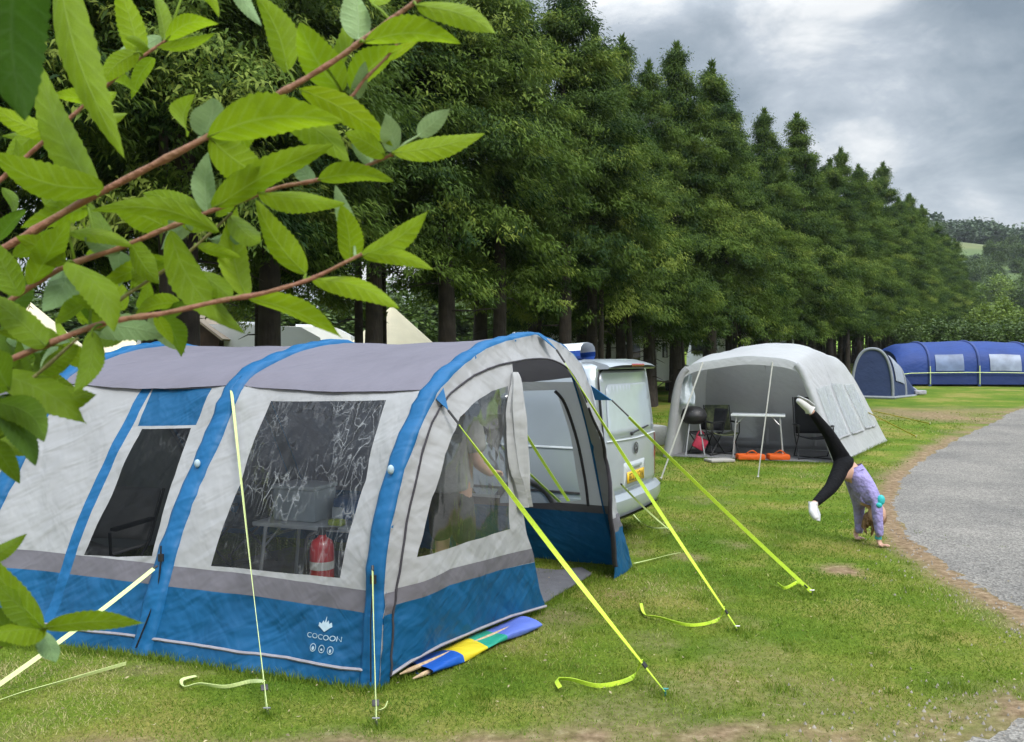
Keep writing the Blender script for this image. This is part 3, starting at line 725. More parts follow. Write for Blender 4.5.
# skirt and band at the foot of the surround, both sides
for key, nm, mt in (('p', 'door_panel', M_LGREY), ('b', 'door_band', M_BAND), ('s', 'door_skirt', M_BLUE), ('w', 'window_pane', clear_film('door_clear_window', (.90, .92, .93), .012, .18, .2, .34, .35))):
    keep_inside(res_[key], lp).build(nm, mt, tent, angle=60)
sur = panels(lambda s, z: front(s, z)+FW*.006, [('b', [p for p in outer[:22]]+list(reversed(zipL[:40])))], .04)
def z_slice(za, zb, name, mt, side):
    o = MB(); rows = []
    for z in np.linspace(za, zb, 8):
        if side == 'L': a = s_at(0, z); b = float(np.interp(z, [p[1] for p in zipL[:12]], [p[0] for p in zipL[:12]]))
        else:
            zr = sorted([(p[1], p[0]) for p in zipL[-25:]]); a = s_at(0, z, True); b = float(np.interp(z, [k[0] for k in zr], [k[1] for k in zr]))
        rows.append([front(a+(b-a)*k, z)+FW*.006 for k in np.linspace(0, 1, 6)])
    o.strip(rows); o.build(name, mt, tent)
for sd_ in 'LR':
    z_slice(0, .43, 'door_skirt', M_BLUE, sd_); z_slice(.43, .56, 'door_band', M_BAND, sd_)
mb = MB(); kk = max(range(len(zipL)), key=lambda k: zipL[k][1])
mb.tube([front(*p)+FW*.012 for p in zipL[:kk+14]], .007); mb.build('zip', M_ZIP, tent)
mb = MB(); mb.tube([front(*p)+FW*.012 for p in zipL[kk+14:]], [.011+.016*min(1, k/18) for k in range(len(zipL)-kk-14)], flat=.6); mb.build('zip', M_ZIP, tent)
# gathered door curtain tied along the edge of the opening, mesh curtain behind the window
fold = qf([(511, 372), (511, 400), (512, 440), (515, 480), (521, 512), (531, 552), (540, 588)])
fold = catmull([Vector((a, b, 0)) for a, b in fold], 6); rows = []
for j, p in enumerate(fold):
    tt = j/(len(fold)-1); wdt = .075 if tt < .5 else .06-.03*abs(tt-.55); wdt *= min(1, .30+tt*3.2)*(1-.45*math.exp(-((tt-.56)/.08)**2))
    rows.append([front(p.x+wdt*math.cos(a)*(1+.22*math.sin(5*a+j*.25)), p.y)+FW*(.03+.06*min(1, .3+tt*3)*math.sin(a)*(1+.35*math.sin(4*a+1+j*.15))) for a in np.linspace(0, 2*math.pi, 25)[:-1]])
k0 = int(len(rows)*.66)
mb = MB(); mb.strip(rows[:k0], closed=True); mb.build('tied_curtain', fabric('curtain_cloth', (.36, .365, .37), .75, .6), tent)
net = qf([(487, 398), (511, 384), (512, 430), (509, 470), (503, 448), (494, 424)])
r = panels(lambda s, z: front(s, z)-FW*(.08+.03*math.sin(s*60)), [('n', net)], .05); r['n'].build('mesh_curtain', mat('mesh_net', (.10, .10, .105), .8, .3, 30), tent)
# pegging piping along the hem, blue guy tabs, buckles and foot straps
for i in (0, 1, 2):
    mb = MB(); mb.tube([wall_near(i, t, .105)+NOR*.006 for t in np.linspace(.03 if i == 0 else .0, 1, 30)], .010, 6); mb.build('hem_piping', M_PIPE, tent)
mb = MB(); hem = [iv(*p) for p in [(389, 675), (410, 661), (440, 645), (480, 628), (510, 616), (545, 606)]]; mb.tube([front(a, max(.012, b))+FW*.008 for a, b in hem], .010, 6); mb.build('hem_piping', M_PIPE, tent)
TABP = {}
def tab(key, i, v, tip_px=None, side=0, drop=.11, fwd=.10):
    """small cloth triangle that carries a guy line"""
    p = arch3(i, v); a = arch3(i, v+.022); b = arch3(i, v-.026); tip = p+FW*fwd+Vector((0, 0, -drop))-UU*0.0
    off = FW*.035
    if i == 1: tip = p+NOR*.09+Vector((0, 0, -.07)); off = NOR*.045
    o = MB(); o.poly([a+off, b+off, tip]); o.build('guy_tab', M_SLEEVE, tent, smooth=False, solid=.006)
    TABP[key] = tip
tab('front_low', 0, .585); tab('front_top', 0, 1.04, drop=.11, fwd=.16); tab('front_far', 0, 1.46, drop=.06, fwd=.2); tab('mid', 1, .61)
for i, pv in ((0, .2), (1, .2)):
    p = arch3(i, pv)+NOR*.05+AX*(.03 if i == 0 else 0); o = MB(); o.tube([p+Vector((0, 0, .1)), p, p+NOR*.03+Vector((0, 0, -.22)), arch3(i, .03)+NOR*.06], .012, 6, flat=.4); o.box(p+Vector((0, 0, .02)), (.035, .02, .05), 0); o.build('foot_strap', M_BLACK, tent)
for i in (0, 1):                                    # small round valve labels on the beams
    p = arch3(i, .405)+NOR*.05+AX*(.05 if i == 0 else .0); o = MB(); o.ball(p, (.022, .022, .03), 10); o.build('valve_label', M_WHITEPRINT, tent)
# printed emblem, name and three round symbols on the blue skirt
ivs = inverse(f1, (0, 1, 0, 1.0))
cx_, cz_ = ivs(324, 637)
def on_wall(x, y):                                  # x to the right in metres, y up
    t = cx_-x/BAY; z = cz_+y; return wall_near(0, t, z)+NOR*.0065
def print_mesh(name, polys):
    o = MB()
    for vs, fs in polys: o.add([on_wall(v[0], v[1]) for v in vs], fs)
    return o.build(name, M_WHITEPRINT, tent, smooth=False)
v_, f_ = text_mesh('COCOON', .047)
print_mesh('brand_lettering', [([(v.x*1.2, v.y*.9-.002) for v in v_], f_)])
cr = [(-.075, .02), (-.05, .005), (.0, -.03), (.05, .005), (.078, .02), (.066, .062), (.038, .045), (.026, .078), (.006, .055), (0, .12), (-.012, .055), (-.03, .074), (-.042, .045), (-.07, .056)]
em = [([(x*.62, y*.62+.050) for x, y in cr], [tuple(range(len(cr)))])]
print_mesh('crown_emblem', em)
sy = []
for k in (-1, 0, 1):
    c = (k*.066, -.066); ring = []
    n = 22
    for r in (.023, .019): ring += [(c[0]+r*math.cos(a*2*math.pi/n), c[1]+r*math.sin(a*2*math.pi/n)) for a in range(n)]
    sy.append((ring, [(a, (a+1) % n, n+(a+1) % n, n+a) for a in range(n)]))
    rr = .0085; sy.append(([(c[0]+rr*math.cos(a*2*math.pi/6+k)*(1.2 if k < 0 else 1), c[1]-.004+rr*math.sin(a*2*math.pi/6+k)*(1.4 if k else .9)) for a in range(6)], [tuple(range(6))]))
print_mesh('round_symbol', sy)
# ------------------------------------------------------------------ inside the awning
def inside(along, s, z=0.0): return A0+AX*along+UU*s+Vector((0, 0, z))
gs = [G(545, 604, .012), G(556, 597, .012), G(592, 575, .012), G(582, 569, .012), inside(.5, 3.2, .012), inside(3.4, 3.2, .012), inside(3.4, .5, .012), inside(.1, .5, .012)]
mb = MB(); mb.poly(gs); tag(mb.build('groundsheet', mat('groundsheet_cloth', (.13, .13, .145), .7, .15, 8, .4, 60), None, loc=gs[0], smooth=False, solid=.012), 'dark grey groundsheet showing at the open doorway of the blue awning', 'groundsheet')
# folding table with things on it
def leg_pair(): pass
M_ALU = mat('pale_metal', (.55, .56, .57), .35, .08, 10, metal=.6)
M_WHITE = mat('white_plastic', (.62, .65, .66), .45, .06, 8)
tb = G(275, 585); tp = P(305, 528, 7.05); tz = tp.z
def table_at(cx, cy, rz, L, Wd, H, label, mtop, name='folding_table', splay=.06):
    z0 = hgt(cx, cy); t = thing(name, (cx, cy, z0), label, 'table')
    R_ = Matrix.Translation((cx, cy, z0)) @ Matrix.Rotation(rz, 4, 'Z')
    o = MB(); o.box(None, (L, Wd, .035), M=R_ @ Matrix.Translation((0, 0, H)), bev=.008); o.build('tabletop', mtop, t)
    for sx in (-1, 1):
        for sy_ in (-1, 1):
            o = MB(); o.tube([R_ @ Vector((sx*(L/2-.1), sy_*(Wd/2-.05), H-.02)), R_ @ Vector((sx*(L/2-.1+splay), sy_*(Wd/2-.03), .0))], .016, 8); o.build('leg', M_ALU, t)
    for sx in (-1, 1):
        o = MB(); o.tube([R_ @ Vector((sx*(L/2-.09), -(Wd/2-.05), H-.12)), R_ @ Vector((sx*(L/2-.09), (Wd/2-.05), H-.12))], .012, 6); o.build('brace', M_ALU, t)
        o = MB(); o.tube([R_ @ Vector((sx*(L/2-.08), -(Wd/2-.05), H-.2)), R_ @ Vector((sx*(L/2-.25), -(Wd/2-.05), H-.02))], .009, 6); o.build('brace', M_ALU, t)
    return t, R_
rzt = math.atan2(ax.y, ax.x)+math.pi
TBL, RT = table_at(tp.x+.18, tp.y+.25, rzt, 1.2, .6, tz, 'pale folding table loaded with boxes inside the blue awning', mat('pale_top', (.5, .51, .52), .5, .08, 8))
def obj_on(name, label, cat, px, py, d, build_f):
    p = P(px, py, d); return p
T_ = lambda x, y, z: RT @ Vector((x, y, tz+.018+z))
o = thing('storage_box', T_(-.28, 0, 0), 'pale grey plastic box standing on the table inside the blue awning', 'box')
mb = MB(); mb.box(None, (.42, .34, .27), M=RT @ Matrix.Translation((-.27, -.02, tz+.018+.135)), bev=.03); mb.build('tub', mat('pale_box', (.50, .54, .56), .5, .06, 10), o)
mb = MB(); mb.box(None, (.44, .36, .035), M=RT @ Matrix.Translation((-.27, -.02, tz+.018+.285)), bev=.012); mb.build('lid', M_WHITE, o)
o = thing('cool_bag', T_(.2, .1, 0), 'blue cool bag with white trim on the table inside the blue awning', 'bag')
mb = MB(); mb.box(None, (.46, .24, .19), M=RT @ Matrix.Translation((.22, .12, tz+.018+.095)), bev=.03); mb.build('body', mat('bag_blue', (.02, .10, .26), .7, .15, 10), o)
mb = MB(); mb.box(None, (.1, .25, .10), M=RT @ Matrix.Translation((.04, .116, tz+.018+.06)), bev=.01); mb.build('trim', M_WHITE, o)
for x, colr, nm, lb in ((.16, (.45, .55, .03), 'washing_up_sponge', 'yellow green sponge on the table edge inside the blue awning'), (.34, (.7, .7, .68), 'paper_cup', 'white cup on the table edge above the fire extinguisher')):
    mb = MB(); b0 = T_(x, -.2, 0)
    if nm == 'paper_cup': mb.lathe(b0, [(0, .0), (.028, 0), (.038, .10), (.034, .10), (.026, .01)], 16)
    else: mb.box(None, (.13, .08, .05), M=RT @ Matrix.Translation((x, -.2, tz+.018+.026)), bev=.015)
    tag(mb.build(nm, mat(nm, colr, .7), None, loc=b0), lb, nm.split('_')[-1])
# red fire extinguisher standing on the groundsheet
fe = P(322, 560, 6.75); fz = hgt(fe.x, fe.y)+.018; top_z = P(322, 528, 6.75).z
FE = thing('fire_extinguisher', (fe.x, fe.y, fz), 'red fire extinguisher standing below the table inside the blue awning', 'extinguisher')
hh = top_z-fz
mb = MB(); mb.lathe((fe.x, fe.y, fz), [(0, 0), (.085, 0), (.095, .02), (.095, hh*.76), (.08, hh*.84), (.035, hh*.89), (.03, hh*.92), (0, hh*.92)], 20); mb.build('cylinder', mat('red_paint', (.50, .012, .018), .3, .1, 6, coat=.5), FE)
mb = MB(); mb.box((fe.x, fe.y, fz+hh*.95), (.05, .05, .06), bev=.008); mb.box((fe.x+.05, fe.y, fz+hh*.99), (.16, .03, .02)); mb.tube(catmull([(fe.x-.03, fe.y, fz+hh*.95), (fe.x-.12, fe.y-.02, fz+hh*.86), (fe.x-.115, fe.y-.03, fz+hh*.5)], 5), .013, 8); mb.build('valve_and_hose', M_BLACK, FE)
mb = MB(); mb.lathe((fe.x, fe.y, fz), [(.0965, hh*.60), (.0965, hh*.50)], 20); mb.build('label_band', mat('pale_label', (.6, .56, .5), .6), FE)
# camping chairs inside (bay 2)
def camp_chair(px, py, d, rz, label, col, name='camping_chair', high=.95, w=.58, group=None, loc=None):
    p = loc if loc else P(px, py, d); z0 = hgt(p.x, p.y)+.012; t = thing(name, (p.x, p.y, z0), label, 'chair', group)
    R_ = Matrix.Translation((p.x, p.y, z0)) @ Matrix.Rotation(rz, 4, 'Z'); V = lambda x, y, z: R_ @ Vector((x, y, z))
    mc = col if not isinstance(col, tuple) else fabric(name+'_cloth', col, .8, .4); w2_ = w/2
    o = MB(); o.strip([[V(x*w2_*.92, y, .44-.05*(1-abs(x)**2)-.02*(y+.25)) for x in np.linspace(-1, 1, 9)] for y in np.linspace(-.28, .22, 7)]); o.build('seat', mc, t, solid=.02)
    o = MB(); o.strip([[V(x*w2_*.92, .22+.04*(1-x*x)+.20*k, .46+(high-.46)*k) for x in np.linspace(-1, 1, 9)] for k in np.linspace(0, 1, 8)]); o.build('backrest', mc, t, solid=.025)
    for sx in (-1, 1):
        o = MB(); o.tube([V(sx*w2_, -.27, 0), V(sx*w2_, .23, .46), V(sx*w2_, .43, high)], .012, 8); o.build('leg', M_BLACK, t)
        o = MB(); o.tube([V(sx*w2_, .30, 0), V(sx*w2_, -.26, .45), V(sx*w2_, -.27, .62)], .012, 8); o.build('leg', M_BLACK, t)
        o = MB(); o.box(None, (.06, .5, .03), M=R_ @ Matrix.Translation((sx*w2_, .02, .635)), bev=.01); o.build('armrest', M_BLACK, t)
    o = MB(); o.tube([V(-w2_, -.27, .02), V(w2_, .30, .02)], .01); o.tube([V(w2_, -.27, .02), V(-w2_, .30, .02)], .01); o.build('cross_brace', M_BLACK, t)
    return t
pc = P(100, 540, 6.95); camp_chair(0, 0, 0, math.atan2(NOR.y, NOR.x)+math.pi/2+.15, 'pale grey camping chair behind the smoked window of the blue awning', (.42, .41, .38), loc=pc, high=.86)
pc = inside(BAY+1.5, 2.3); camp_chair(0, 0, 0, math.atan2(ax.y, ax.x)+math.pi/2, 'dark folding chair at the back of the blue awning', (.06, .06, .07), loc=pc, high=.85)
# ------------------------------------------------------------------ guy lines
def neon(name, col):
    m, nt, out = new_mat(name); b = N(nt, 'ShaderNodeBsdfPrincipled', Roughness=.55); nt.links.new(b.outputs[0], out.inputs[0])
    tc = N(nt, 'ShaderNodeTexCoord'); wv = N(nt, 'ShaderNodeTexNoise', Scale=90.0, Detail=2.0); nt.links.new(tc.outputs['Object'], wv.inputs[0])
    hs = N(nt, 'ShaderNodeHueSaturation', Color=c4(col)); mr = N(nt, 'ShaderNodeMapRange'); mr.inputs['To Min'].default_value = .75; mr.inputs['To Max'].default_value = 1.2
    nt.links.new(wv.outputs['Fac'], mr.inputs[0]); nt.links.new(mr.outputs[0], hs.inputs['Value']); nt.links.new(hs.outputs[0], b.inputs['Base Color'])
    return m
M_NEON = neon('neon_webbing', (.56, .78, .05)); M_PALE = neon('pale_webbing', (.62, .72, .30)); M_DULL = neon('cream_webbing', (.30, .30, .26))
GRP_G = 'guy lines of the blue awning'
def ribbon(mb, pts, wd, twist=0.0, ph=0.0, flat=False):
    pts = [Vector(p) for p in pts]; rows = []; acc = 0
    for i, p in enumerate(pts):
        d = (pts[min(i+1, len(pts)-1)]-pts[max(i-1, 0)]).normalized()
        side = d.cross(Vector((0, 0, 1)))
        side = side.normalized() if side.length > 1e-4 else Vector((1, 0, 0)); up = side.cross(d).normalized()
        if i: acc += (p-pts[i-1]).length
        a = ph+twist*acc
        w_ = (side*math.cos(a)+up*math.sin(a))*wd/2
        rows.append([p-w_, p+w_])
    mb.strip(rows)
def guy(label, top, peg_px, wd=.03, m=M_NEON, tail=None, twist=.6, ph=.3, buckle=.86, black_top=.12, sag=.02, peg_col=None, group=GRP_G):
    g = G(*peg_px); g.z = float(ground_z(g.x, g.y)); t = thing('guy_line', g, label, 'guy line', group)
    a = Vector(top); b = g+Vector((0, 0, .03)); L = (b-a).length; o = MB()
    pts = [a.lerp(b, k)-Vector((0, 0, sag*4*k*(1-k))) for k in np.linspace(black_top/L if black_top else 0, 1, 40)]
    ribbon(o, pts, wd, twist, ph); o.build('webbing', m, t, smooth=False, solid=.003)
    if black_top:
        o = MB(); o.tube([a, a.lerp(b, black_top/L)], .008, 6); o.build('cord_end', M_BLACK, t)
    if tail:
        tp_ = []
        for i, q_ in enumerate(tail):
            p = G(*q_); p.z = float(ground_z(p.x, p.y))+.022+(.012 if i % 2 else 0); tp_.append(p)
        tp_[0] = a.lerp(b, buckle); o = MB(); ribbon(o, catmull(tp_, 7), wd*.9, 2.5, .5); o.build('loose_tail', m, t, smooth=False, solid=.003)
    if buckle:
        c = a.lerp(b, min(.97, buckle+.015)); d = (b-a).normalized(); R_ = d.to_track_quat('X', 'Z').to_matrix().to_4x4(); o = MB()
        o.box(None, (.035, wd+.016, .010), M=Matrix.Translation(c) @ R_, bev=.003); o.build('slider_buckle', M_BLACK, t)
    o = MB(); o.tube([g+Vector((0, 0, .045)), g+Vector((.01, .02, -.05))], .006, 6); o.tube([g+Vector((-.02, 0, .045)), g+Vector((.02, 0, .045))], .005, 6)
    o.build('peg', peg_col or mat('steel_peg', (.3, .3, .3), .4, .1, 9, metal=.8), t)
    return t
guy('wide neon guy line from the blue awning corner, loose tail curling left on the grass', TABP['front_low'], (665, 697), .030, M_NEON, [(0, 0), (632, 684), (600, 690), (572, 686), (557, 684), (560, 694)], 1.5, .5, .9, peg_col=mat('teal_peg', (.02, .22, .22), .5))
guy('neon guy line from the top of the front arch of the blue awning', TABP['front_top'], (737, 632), .026, M_NEON, [(0, 0), (718, 624), (690, 628), (660, 622), (645, 617), (641, 607)], 1.3, .2, .93)
guy('neon guy line crossing the silver tailgate, pegged furthest right on the lawn', TABP['front_far'], (812, 596), .030, M_NEON, [(0, 0), (797, 587), (785, 591), (778, 588)], .45, .8, .955, black_top=.2)
guy('pale yellow guy line in front of the large clear window of the blue awning', TABP['mid'], (267, 716), .024, M_PALE, [(0, 0), (250, 687), (225, 690), (200, 689), (185, 690), (182, 685), (196, 679)], .5, .5, .93, black_top=.0)
guy('short pale yellow guy line down the near front corner beam of the blue awning', arch3(0, .235)+NOR*.07+AX*.03, (376, 726), .022, M_PALE, [(0, 0), (377, 716), (384, 712), (387, 708)], .8, 1.2, .88, black_top=.03)
guy('pale yellow guy line pulled left across the blue skirt of the awning', arch3(1, .19)+NOR*.07, (-22, 704), .028, M_PALE, None, .4, .6, .0, black_top=.03)
# strap lying on the grass
o = MB(); pts = []
for q_ in [(-20, 712), (20, 698), (60, 687), (95, 677), (126, 668)]:
    p = G(*q_); p.z = float(ground_z(p.x, p.y))+.03; pts.append(p)
ribbon(o, catmull(pts, 8), .022, 1.2, .4); tag(o.build('strap', M_PALE, None, loc=pts[2], smooth=False, solid=.003), 'pale yellow strap lying loose on the grass at the left', 'strap', GRP_G)
# second lines at the far front corner
far_top = arch3(0, 1.5)+FW*.12+Vector((0, 0, -.75))
guy('thin pale guy line with a slack loop beside the silver van bumper', P(621, 484, 7.6), (672, 534), .018, M_PALE, [(0, 0), (645, 528), (628, 508), (622, 490)], .8, .4, .9, black_top=.03)
o = MB(); pts = []
for q_ in [(634, 566), (652, 562), (668, 558), (680, 556)]:
    p = G(*q_); p.z = float(ground_z(p.x, p.y))+.03; pts.append(p)
ribbon(o, catmull(pts, 6), .018, 1.0); tag(o.build('strap', M_PALE, None, loc=pts[0], smooth=False, solid=.003), 'short pale strap on the grass at the far front foot of the awning', 'strap', GRP_G)
# two lines between awning and van, seen through the rear window
guy('steeper of two neon guy lines seen against the van through the awning window', P(520, 425, 8.35), (603, 555), .03, M_NEON, None, .3, .7, .0, black_top=.02)
guy('lower of two neon guy lines through the awning window, crossing the van wheel', P(500, 445, 8.3), (617, 556), .028, M_NEON, None, .3, .5, .0, black_top=.02)
# ------------------------------------------------------------------ rolled windbreak
w0 = G(411, 679); w1 = G(529, 627); wb = thing('windbreak', w0, 'folded blue, yellow and green windbreak lying at the foot of the blue awning', 'windbreak')
dW = (w1-w0).normalized(); sW = Vector((-dW.y, dW.x, 0)); LW = (w1-w0).length
bounds = [0.06, .3, .5, .68, 1.0]; cols = [('blue', (.01, .09, .42)), ('yellow', (.62, .50, .02)), ('green', (.02, .30, .20)), ('violet', (.11, .17, .55))]
o = MB(); rows = []; mi = []
xs_ = [b for i in range(4) for b in np.linspace(bounds[i], bounds[i+1], 6)[:-1]]+[1.0]
for k in xs_:
    c = w0+dW*(LW*k); r = []
    for a in np.linspace(0, 2*math.pi, 25)[:-1]:
        rr = 1+.05*math.sin(3*a+9*k)+.03*math.sin(7*a-14*k)
        r.append(c+sW*(math.cos(a)*.115*rr*(.95+.08*math.sin(8*k)))+Vector((0, 0, .040+math.copysign(abs(math.sin(a))**.6, math.sin(a))*.028*rr+.006*math.sin(a*2+12*k))))
    rows.append(r)
o.strip(rows, 0, closed=True)
for fi in range(len(o.f)): o.m[fi] = min(3, (fi//24)//5)
o.build('cloth', [fabric('windbreak_'+n, c, .5, .5) for n, c in cols], wb, angle=70)
M_WOOD = mat('pale_wood', (.50, .36, .22), .7, .2, 30, .3, 60, stretch=(1, 1, 8))
for k, (e, z) in enumerate(((-.06, .03), (.0, .06), (.05, .03))):
    o = MB(); a = w0-dW*(.05+.05*(k % 2))+sW*e; a.z += z; b = w0+dW*LW*.98+sW*e; b.z += z*.9; o.tube([a, a+dW*.09, b], [.004, .014, .014], 8); o.build('pole', M_WOOD, wb)
# ------------------------------------------------------------------ silver van
VR = Vector((.46, .888, 0)).normalized(); VA = Vector((-VR.y, VR.x, 0))          # across the tail (to the far side) / forwards
vz0 = .02; VF = Vector((1.76, 10.2, 0)); VN = VF-VR*1.9; VC = (VF+VN)/2
van = thing('van', (VC.x, VC.y, vz0), 'silver van behind the blue awning with roof spoiler and yellow number plate', 'van')
def V(x, y, z): return VC+VA*x+VR*y+Vector((0, 0, vz0+z))         # x forwards from the tail, y + far side, z up
SEC = [(0, .32), (.90, .32), (.945, .42), (.95, .75), (.952, 1.02), (.93, 1.12), (.905, 1.5), (.872, 1.74), (.825, 1.86), (.72, 1.925), (.42, 1.955), (0, 1.965)]
def section(x):
    """half outline at distance x from the tail"""
    out_ = []
    L_ = 4.89
    top = 1.965
    for y, z in SEC:
        yy, zz = y, z
        if x < .10: yy = y*(1-.055*(1-x/.10)**2)
        if x > 3.3:
            hood = 1.02+ (1.965-1.02)*max(0, min(1, (4.05-x)/.85))
            if zz > 1.02: zz = 1.02+(zz-1.02)*(hood-1.02)/.945
            if x > 4.0: k = (x-4.0)/.89; yy *= 1-.12*k**2; zz = zz if zz < .6 else .6+(zz-.6)*(1-.25*k)
        out_.append((yy, zz))
    return out_
XSL = [0.0, .03, .08, .16, .5, 1.0, 1.6, 2.4, 3.2, 3.5, 3.8, 4.05, 4.4, 4.7, 4.86]
def tail_x(z, y):                                   # the tailgate leans in at the top and is slightly bowed
    return .05*(y/.9)**2 + (.0 if z < 1.05 else .10*(z-1.05)/.9) + (.02 if z < .5 else 0)
rows = []
for i, x in enumerate(XSL):
    half = section(x); ring = [(y, z) for y, z in half]+[(-y, z) for y, z in reversed(half[1:-1])]
    rows.append([V(x+(tail_x(z, y)*max(0, 1-x/.6)), y, z) for y, z in ring])
M_SILVER = mat('silver_paint', (.40, .44, .47), .34, .05, 3, metal=.3, coat=.5)
mbv = MB(); mbv.strip(rows, closed=True); n_ = len(rows[0])
mbv.f.append(tuple(range(n_))); mbv.m.append(0); mbv.f.append(tuple((len(rows)-1)*n_+k for k in range(n_))); mbv.m.append(0)
mbv.build('body', M_SILVER, van, angle=35)
M_VGLASS = mat('van_glass', (.03, .035, .04), .06, .1, 3, coat=1.0); M_BLINDGLASS = mat('blinded_glass', (.40, .45, .49), .28, .06, 5, coat=.35)
def tail_pt(y, z, out_=.006): return V(tail_x(z, y)-out_, y, z)
def tail_patch(name, y0, y1, z0, z1, m, out_=.006, parent=van, nx_=14, nz_=10, rnd=.08, taper=0.0):
    outline = []
    for cx_, cz_, a0 in ((y1-rnd, z1-rnd, 0), (y0+rnd, z1-rnd, 90), (y0+rnd, z0+rnd, 180), (y1-rnd, z0+rnd, 270)):
        for a in np.linspace(a0, a0+90, 6): outline.append((cx_+rnd*math.cos(math.radians(a)), cz_+rnd*math.sin(math.radians(a))))
    outline = [(y*(1-taper*(z-z0)/(z1-z0)), z) for y, z in outline]
    r = panels(lambda y, z: tail_pt(y, z, out_), [('a', outline)], .09); return r['a'].build(name, m, parent, solid=.006)
tg = tail_patch('tailgate', -.80, .80, .55, 1.84, M_SILVER, .012, rnd=.12, taper=.06)
tail_patch('tailgate_seal', -.815, .815, .535, 1.855, M_BLACK, .007, rnd=.13, taper=.06)
o = MB(); o.tube([tail_pt(-.12, 1.16, .03), tail_pt(.30, 1.20, .035), tail_pt(.50, 1.21, .03)], .009, 6); o.tube([tail_pt(-.12, 1.16, .02), tail_pt(-.12, 1.16, .05)], .02, 8); o.build('wiper', M_BLACK, van)
tail_patch('rear_window', -.70, .70, 1.14, 1.70, M_BLINDGLASS, .022, rnd=.09, taper=.08)
o = MB(); o.tube([tail_pt(y, 1.105+.02*abs(y), .022) for y in np.linspace(-.76, .76, 20)], .014, 8, flat=.6); o.build('tailgate_crease', mat('bright_silver', (.62, .65, .67), .25, .05, 5, coat=.5), van)
# spoiler with brake light
o = MB(); sec_ = [(.26, 1.955), (.12, 1.962), (-.02, 1.925), (-.055, 1.90), (-.03, 1.882), (.14, 1.875)]
o.strip([[V(a+.05*(y/.78)**2, y, z-.03*(y/.78)**4) for a, z in sec_] for y in np.linspace(-.74, .74, 15)]); o.f.append(tuple(range(6))); o.m.append(0); o.f.append(tuple(14*6+k for k in range(6))); o.m.append(0)
o.build('spoiler', M_SILVER, van, angle=35)
o = MB(); o.strip([[V(a+.05*(y/.78)**2, y, z) for a, z in ((-.050, 1.912), (-.060, 1.90), (-.050, 1.884), (-.02, 1.876))] for y in np.linspace(-.2, .2, 6)]); o.build('brake_light', mat('red_lens', (.35, .012, .015), .25, .1, 9, coat=.6), van)
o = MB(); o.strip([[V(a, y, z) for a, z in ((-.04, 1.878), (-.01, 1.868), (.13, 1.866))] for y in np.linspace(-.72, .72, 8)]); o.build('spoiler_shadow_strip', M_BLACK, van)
# badge, handle, number plate in its recess
o = MB(); n = 24
for r0, r1 in ((.065, .055),): o.add([tail_pt(r*math.cos(a*2*math.pi/n), 1.0+r*math.sin(a*2*math.pi/n), .03) for r in (r0, r1) for a in range(n)], [(a, (a+1) % n, n+(a+1) % n, n+a) for a in range(n)])
def bar(o, pts, wd=.011, lift=.03):
    for (y0, z0), (y1, z1) in zip(pts[:-1], pts[1:]):
        L = math.hypot(y1-y0, z1-z0); ny, nz_ = -(z1-z0)/L*wd/2, (y1-y0)/L*wd/2
        o.add([tail_pt(y0+ny, z0+nz_, lift), tail_pt(y1+ny, z1+nz_, lift), tail_pt(y1-ny, z1-nz_, lift), tail_pt(y0-ny, z0-nz_, lift)], [(0, 1, 2, 3)])
bar(o, [(.025, 1.055), (.004, 1.008), (-.004, 1.008), (-.025, 1.055)]); bar(o, [(.052, 1.03), (.022, .95), (0, .995), (-.022, .95), (-.052, 1.03)])
o.build('badge', mat('dark_chrome', (.08, .085, .09), .2, .1, 9, metal=.7), van, smooth=False, solid=.004)
pl0 = .70
tail_patch('plate_recess', -.34, .34, pl0-.10, pl0+.16, mat('recess_silver', (.46, .49, .50), .35, .05, 5), .016, rnd=.03)
o = MB(); o.strip([[tail_pt(y, z, .03) for y in np.linspace(-.27, .27, 9)] for z in (pl0-.06, pl0+.06)]); np_ = o.build('number_plate', mat('plate_yellow', (.78, .48, .02), .4, .04, 9), van, solid=.006)
v_, f_ = text_mesh('WO18 LSB', .108)
o = MB(); o.add([tail_pt(-v.x*.93, pl0+v.y*1.05, .035) for v in v_], f_); o.build('plate_characters', M_BLACK, np_.parent, smooth=False)
o = MB(); o.box(None, (.03, .3, .035), M=Matrix.Translation(tail_pt(0, pl0+.115, .03)) @ Matrix.Rotation(math.atan2(VA.y, VA.x), 4, 'Z'), bev=.01); o.build('handle', M_SILVER, van)
for sy in (-1, 1):
    o = MB(); o.strip([[V(tail_x(z, .88)-.012+dx, sy*yy, z) for dx, yy in ((.0, .80), (.0, .86), (.03, .905), (.1, .938-.04*max(0, z-1.0)))] for z in np.linspace(.62, 1.12, 8)]); o.build('tail_light', mat('tail_lens', (.22, .012, .014), .25, .2, 9, coat=.6), van)
# bumper, wheels, side windows, sliding door seam, roof
o = MB(); sec_ = [(.20, .56), (-.03, .555), (-.085, .50), (-.085, .40), (-.05, .33), (.2, .31)]
rows = []
for y in np.linspace(-.96, .96, 21):
    e = abs(y)/.96; off = .09*e**3
    rows.append([V(a+off if a < .1 else a+.25, y*(1.0), z) for a, z in sec_])
o.strip(rows); o.f.append(tuple(range(6))); o.m.append(0); o.f.append(tuple(20*6+k for k in range(6))); o.m.append(0)
o.build('bumper', M_SILVER, van, angle=40)
o = MB(); o.strip([[V(a+.09*abs(y/.9)**3, y, z) for a, z in ((-.09, .335), (-.05, .30), (.15, .29))] for y in np.linspace(-.9, .9, 15)]); o.build('bumper_trim', M_BLACK, van)
M_TYRE = mat('tyre', (.02, .02, .021), .85, .2, 20, .4, 60); M_RIM = mat('alloy', (.42, .43, .44), .3, .1, 9, metal=.7)
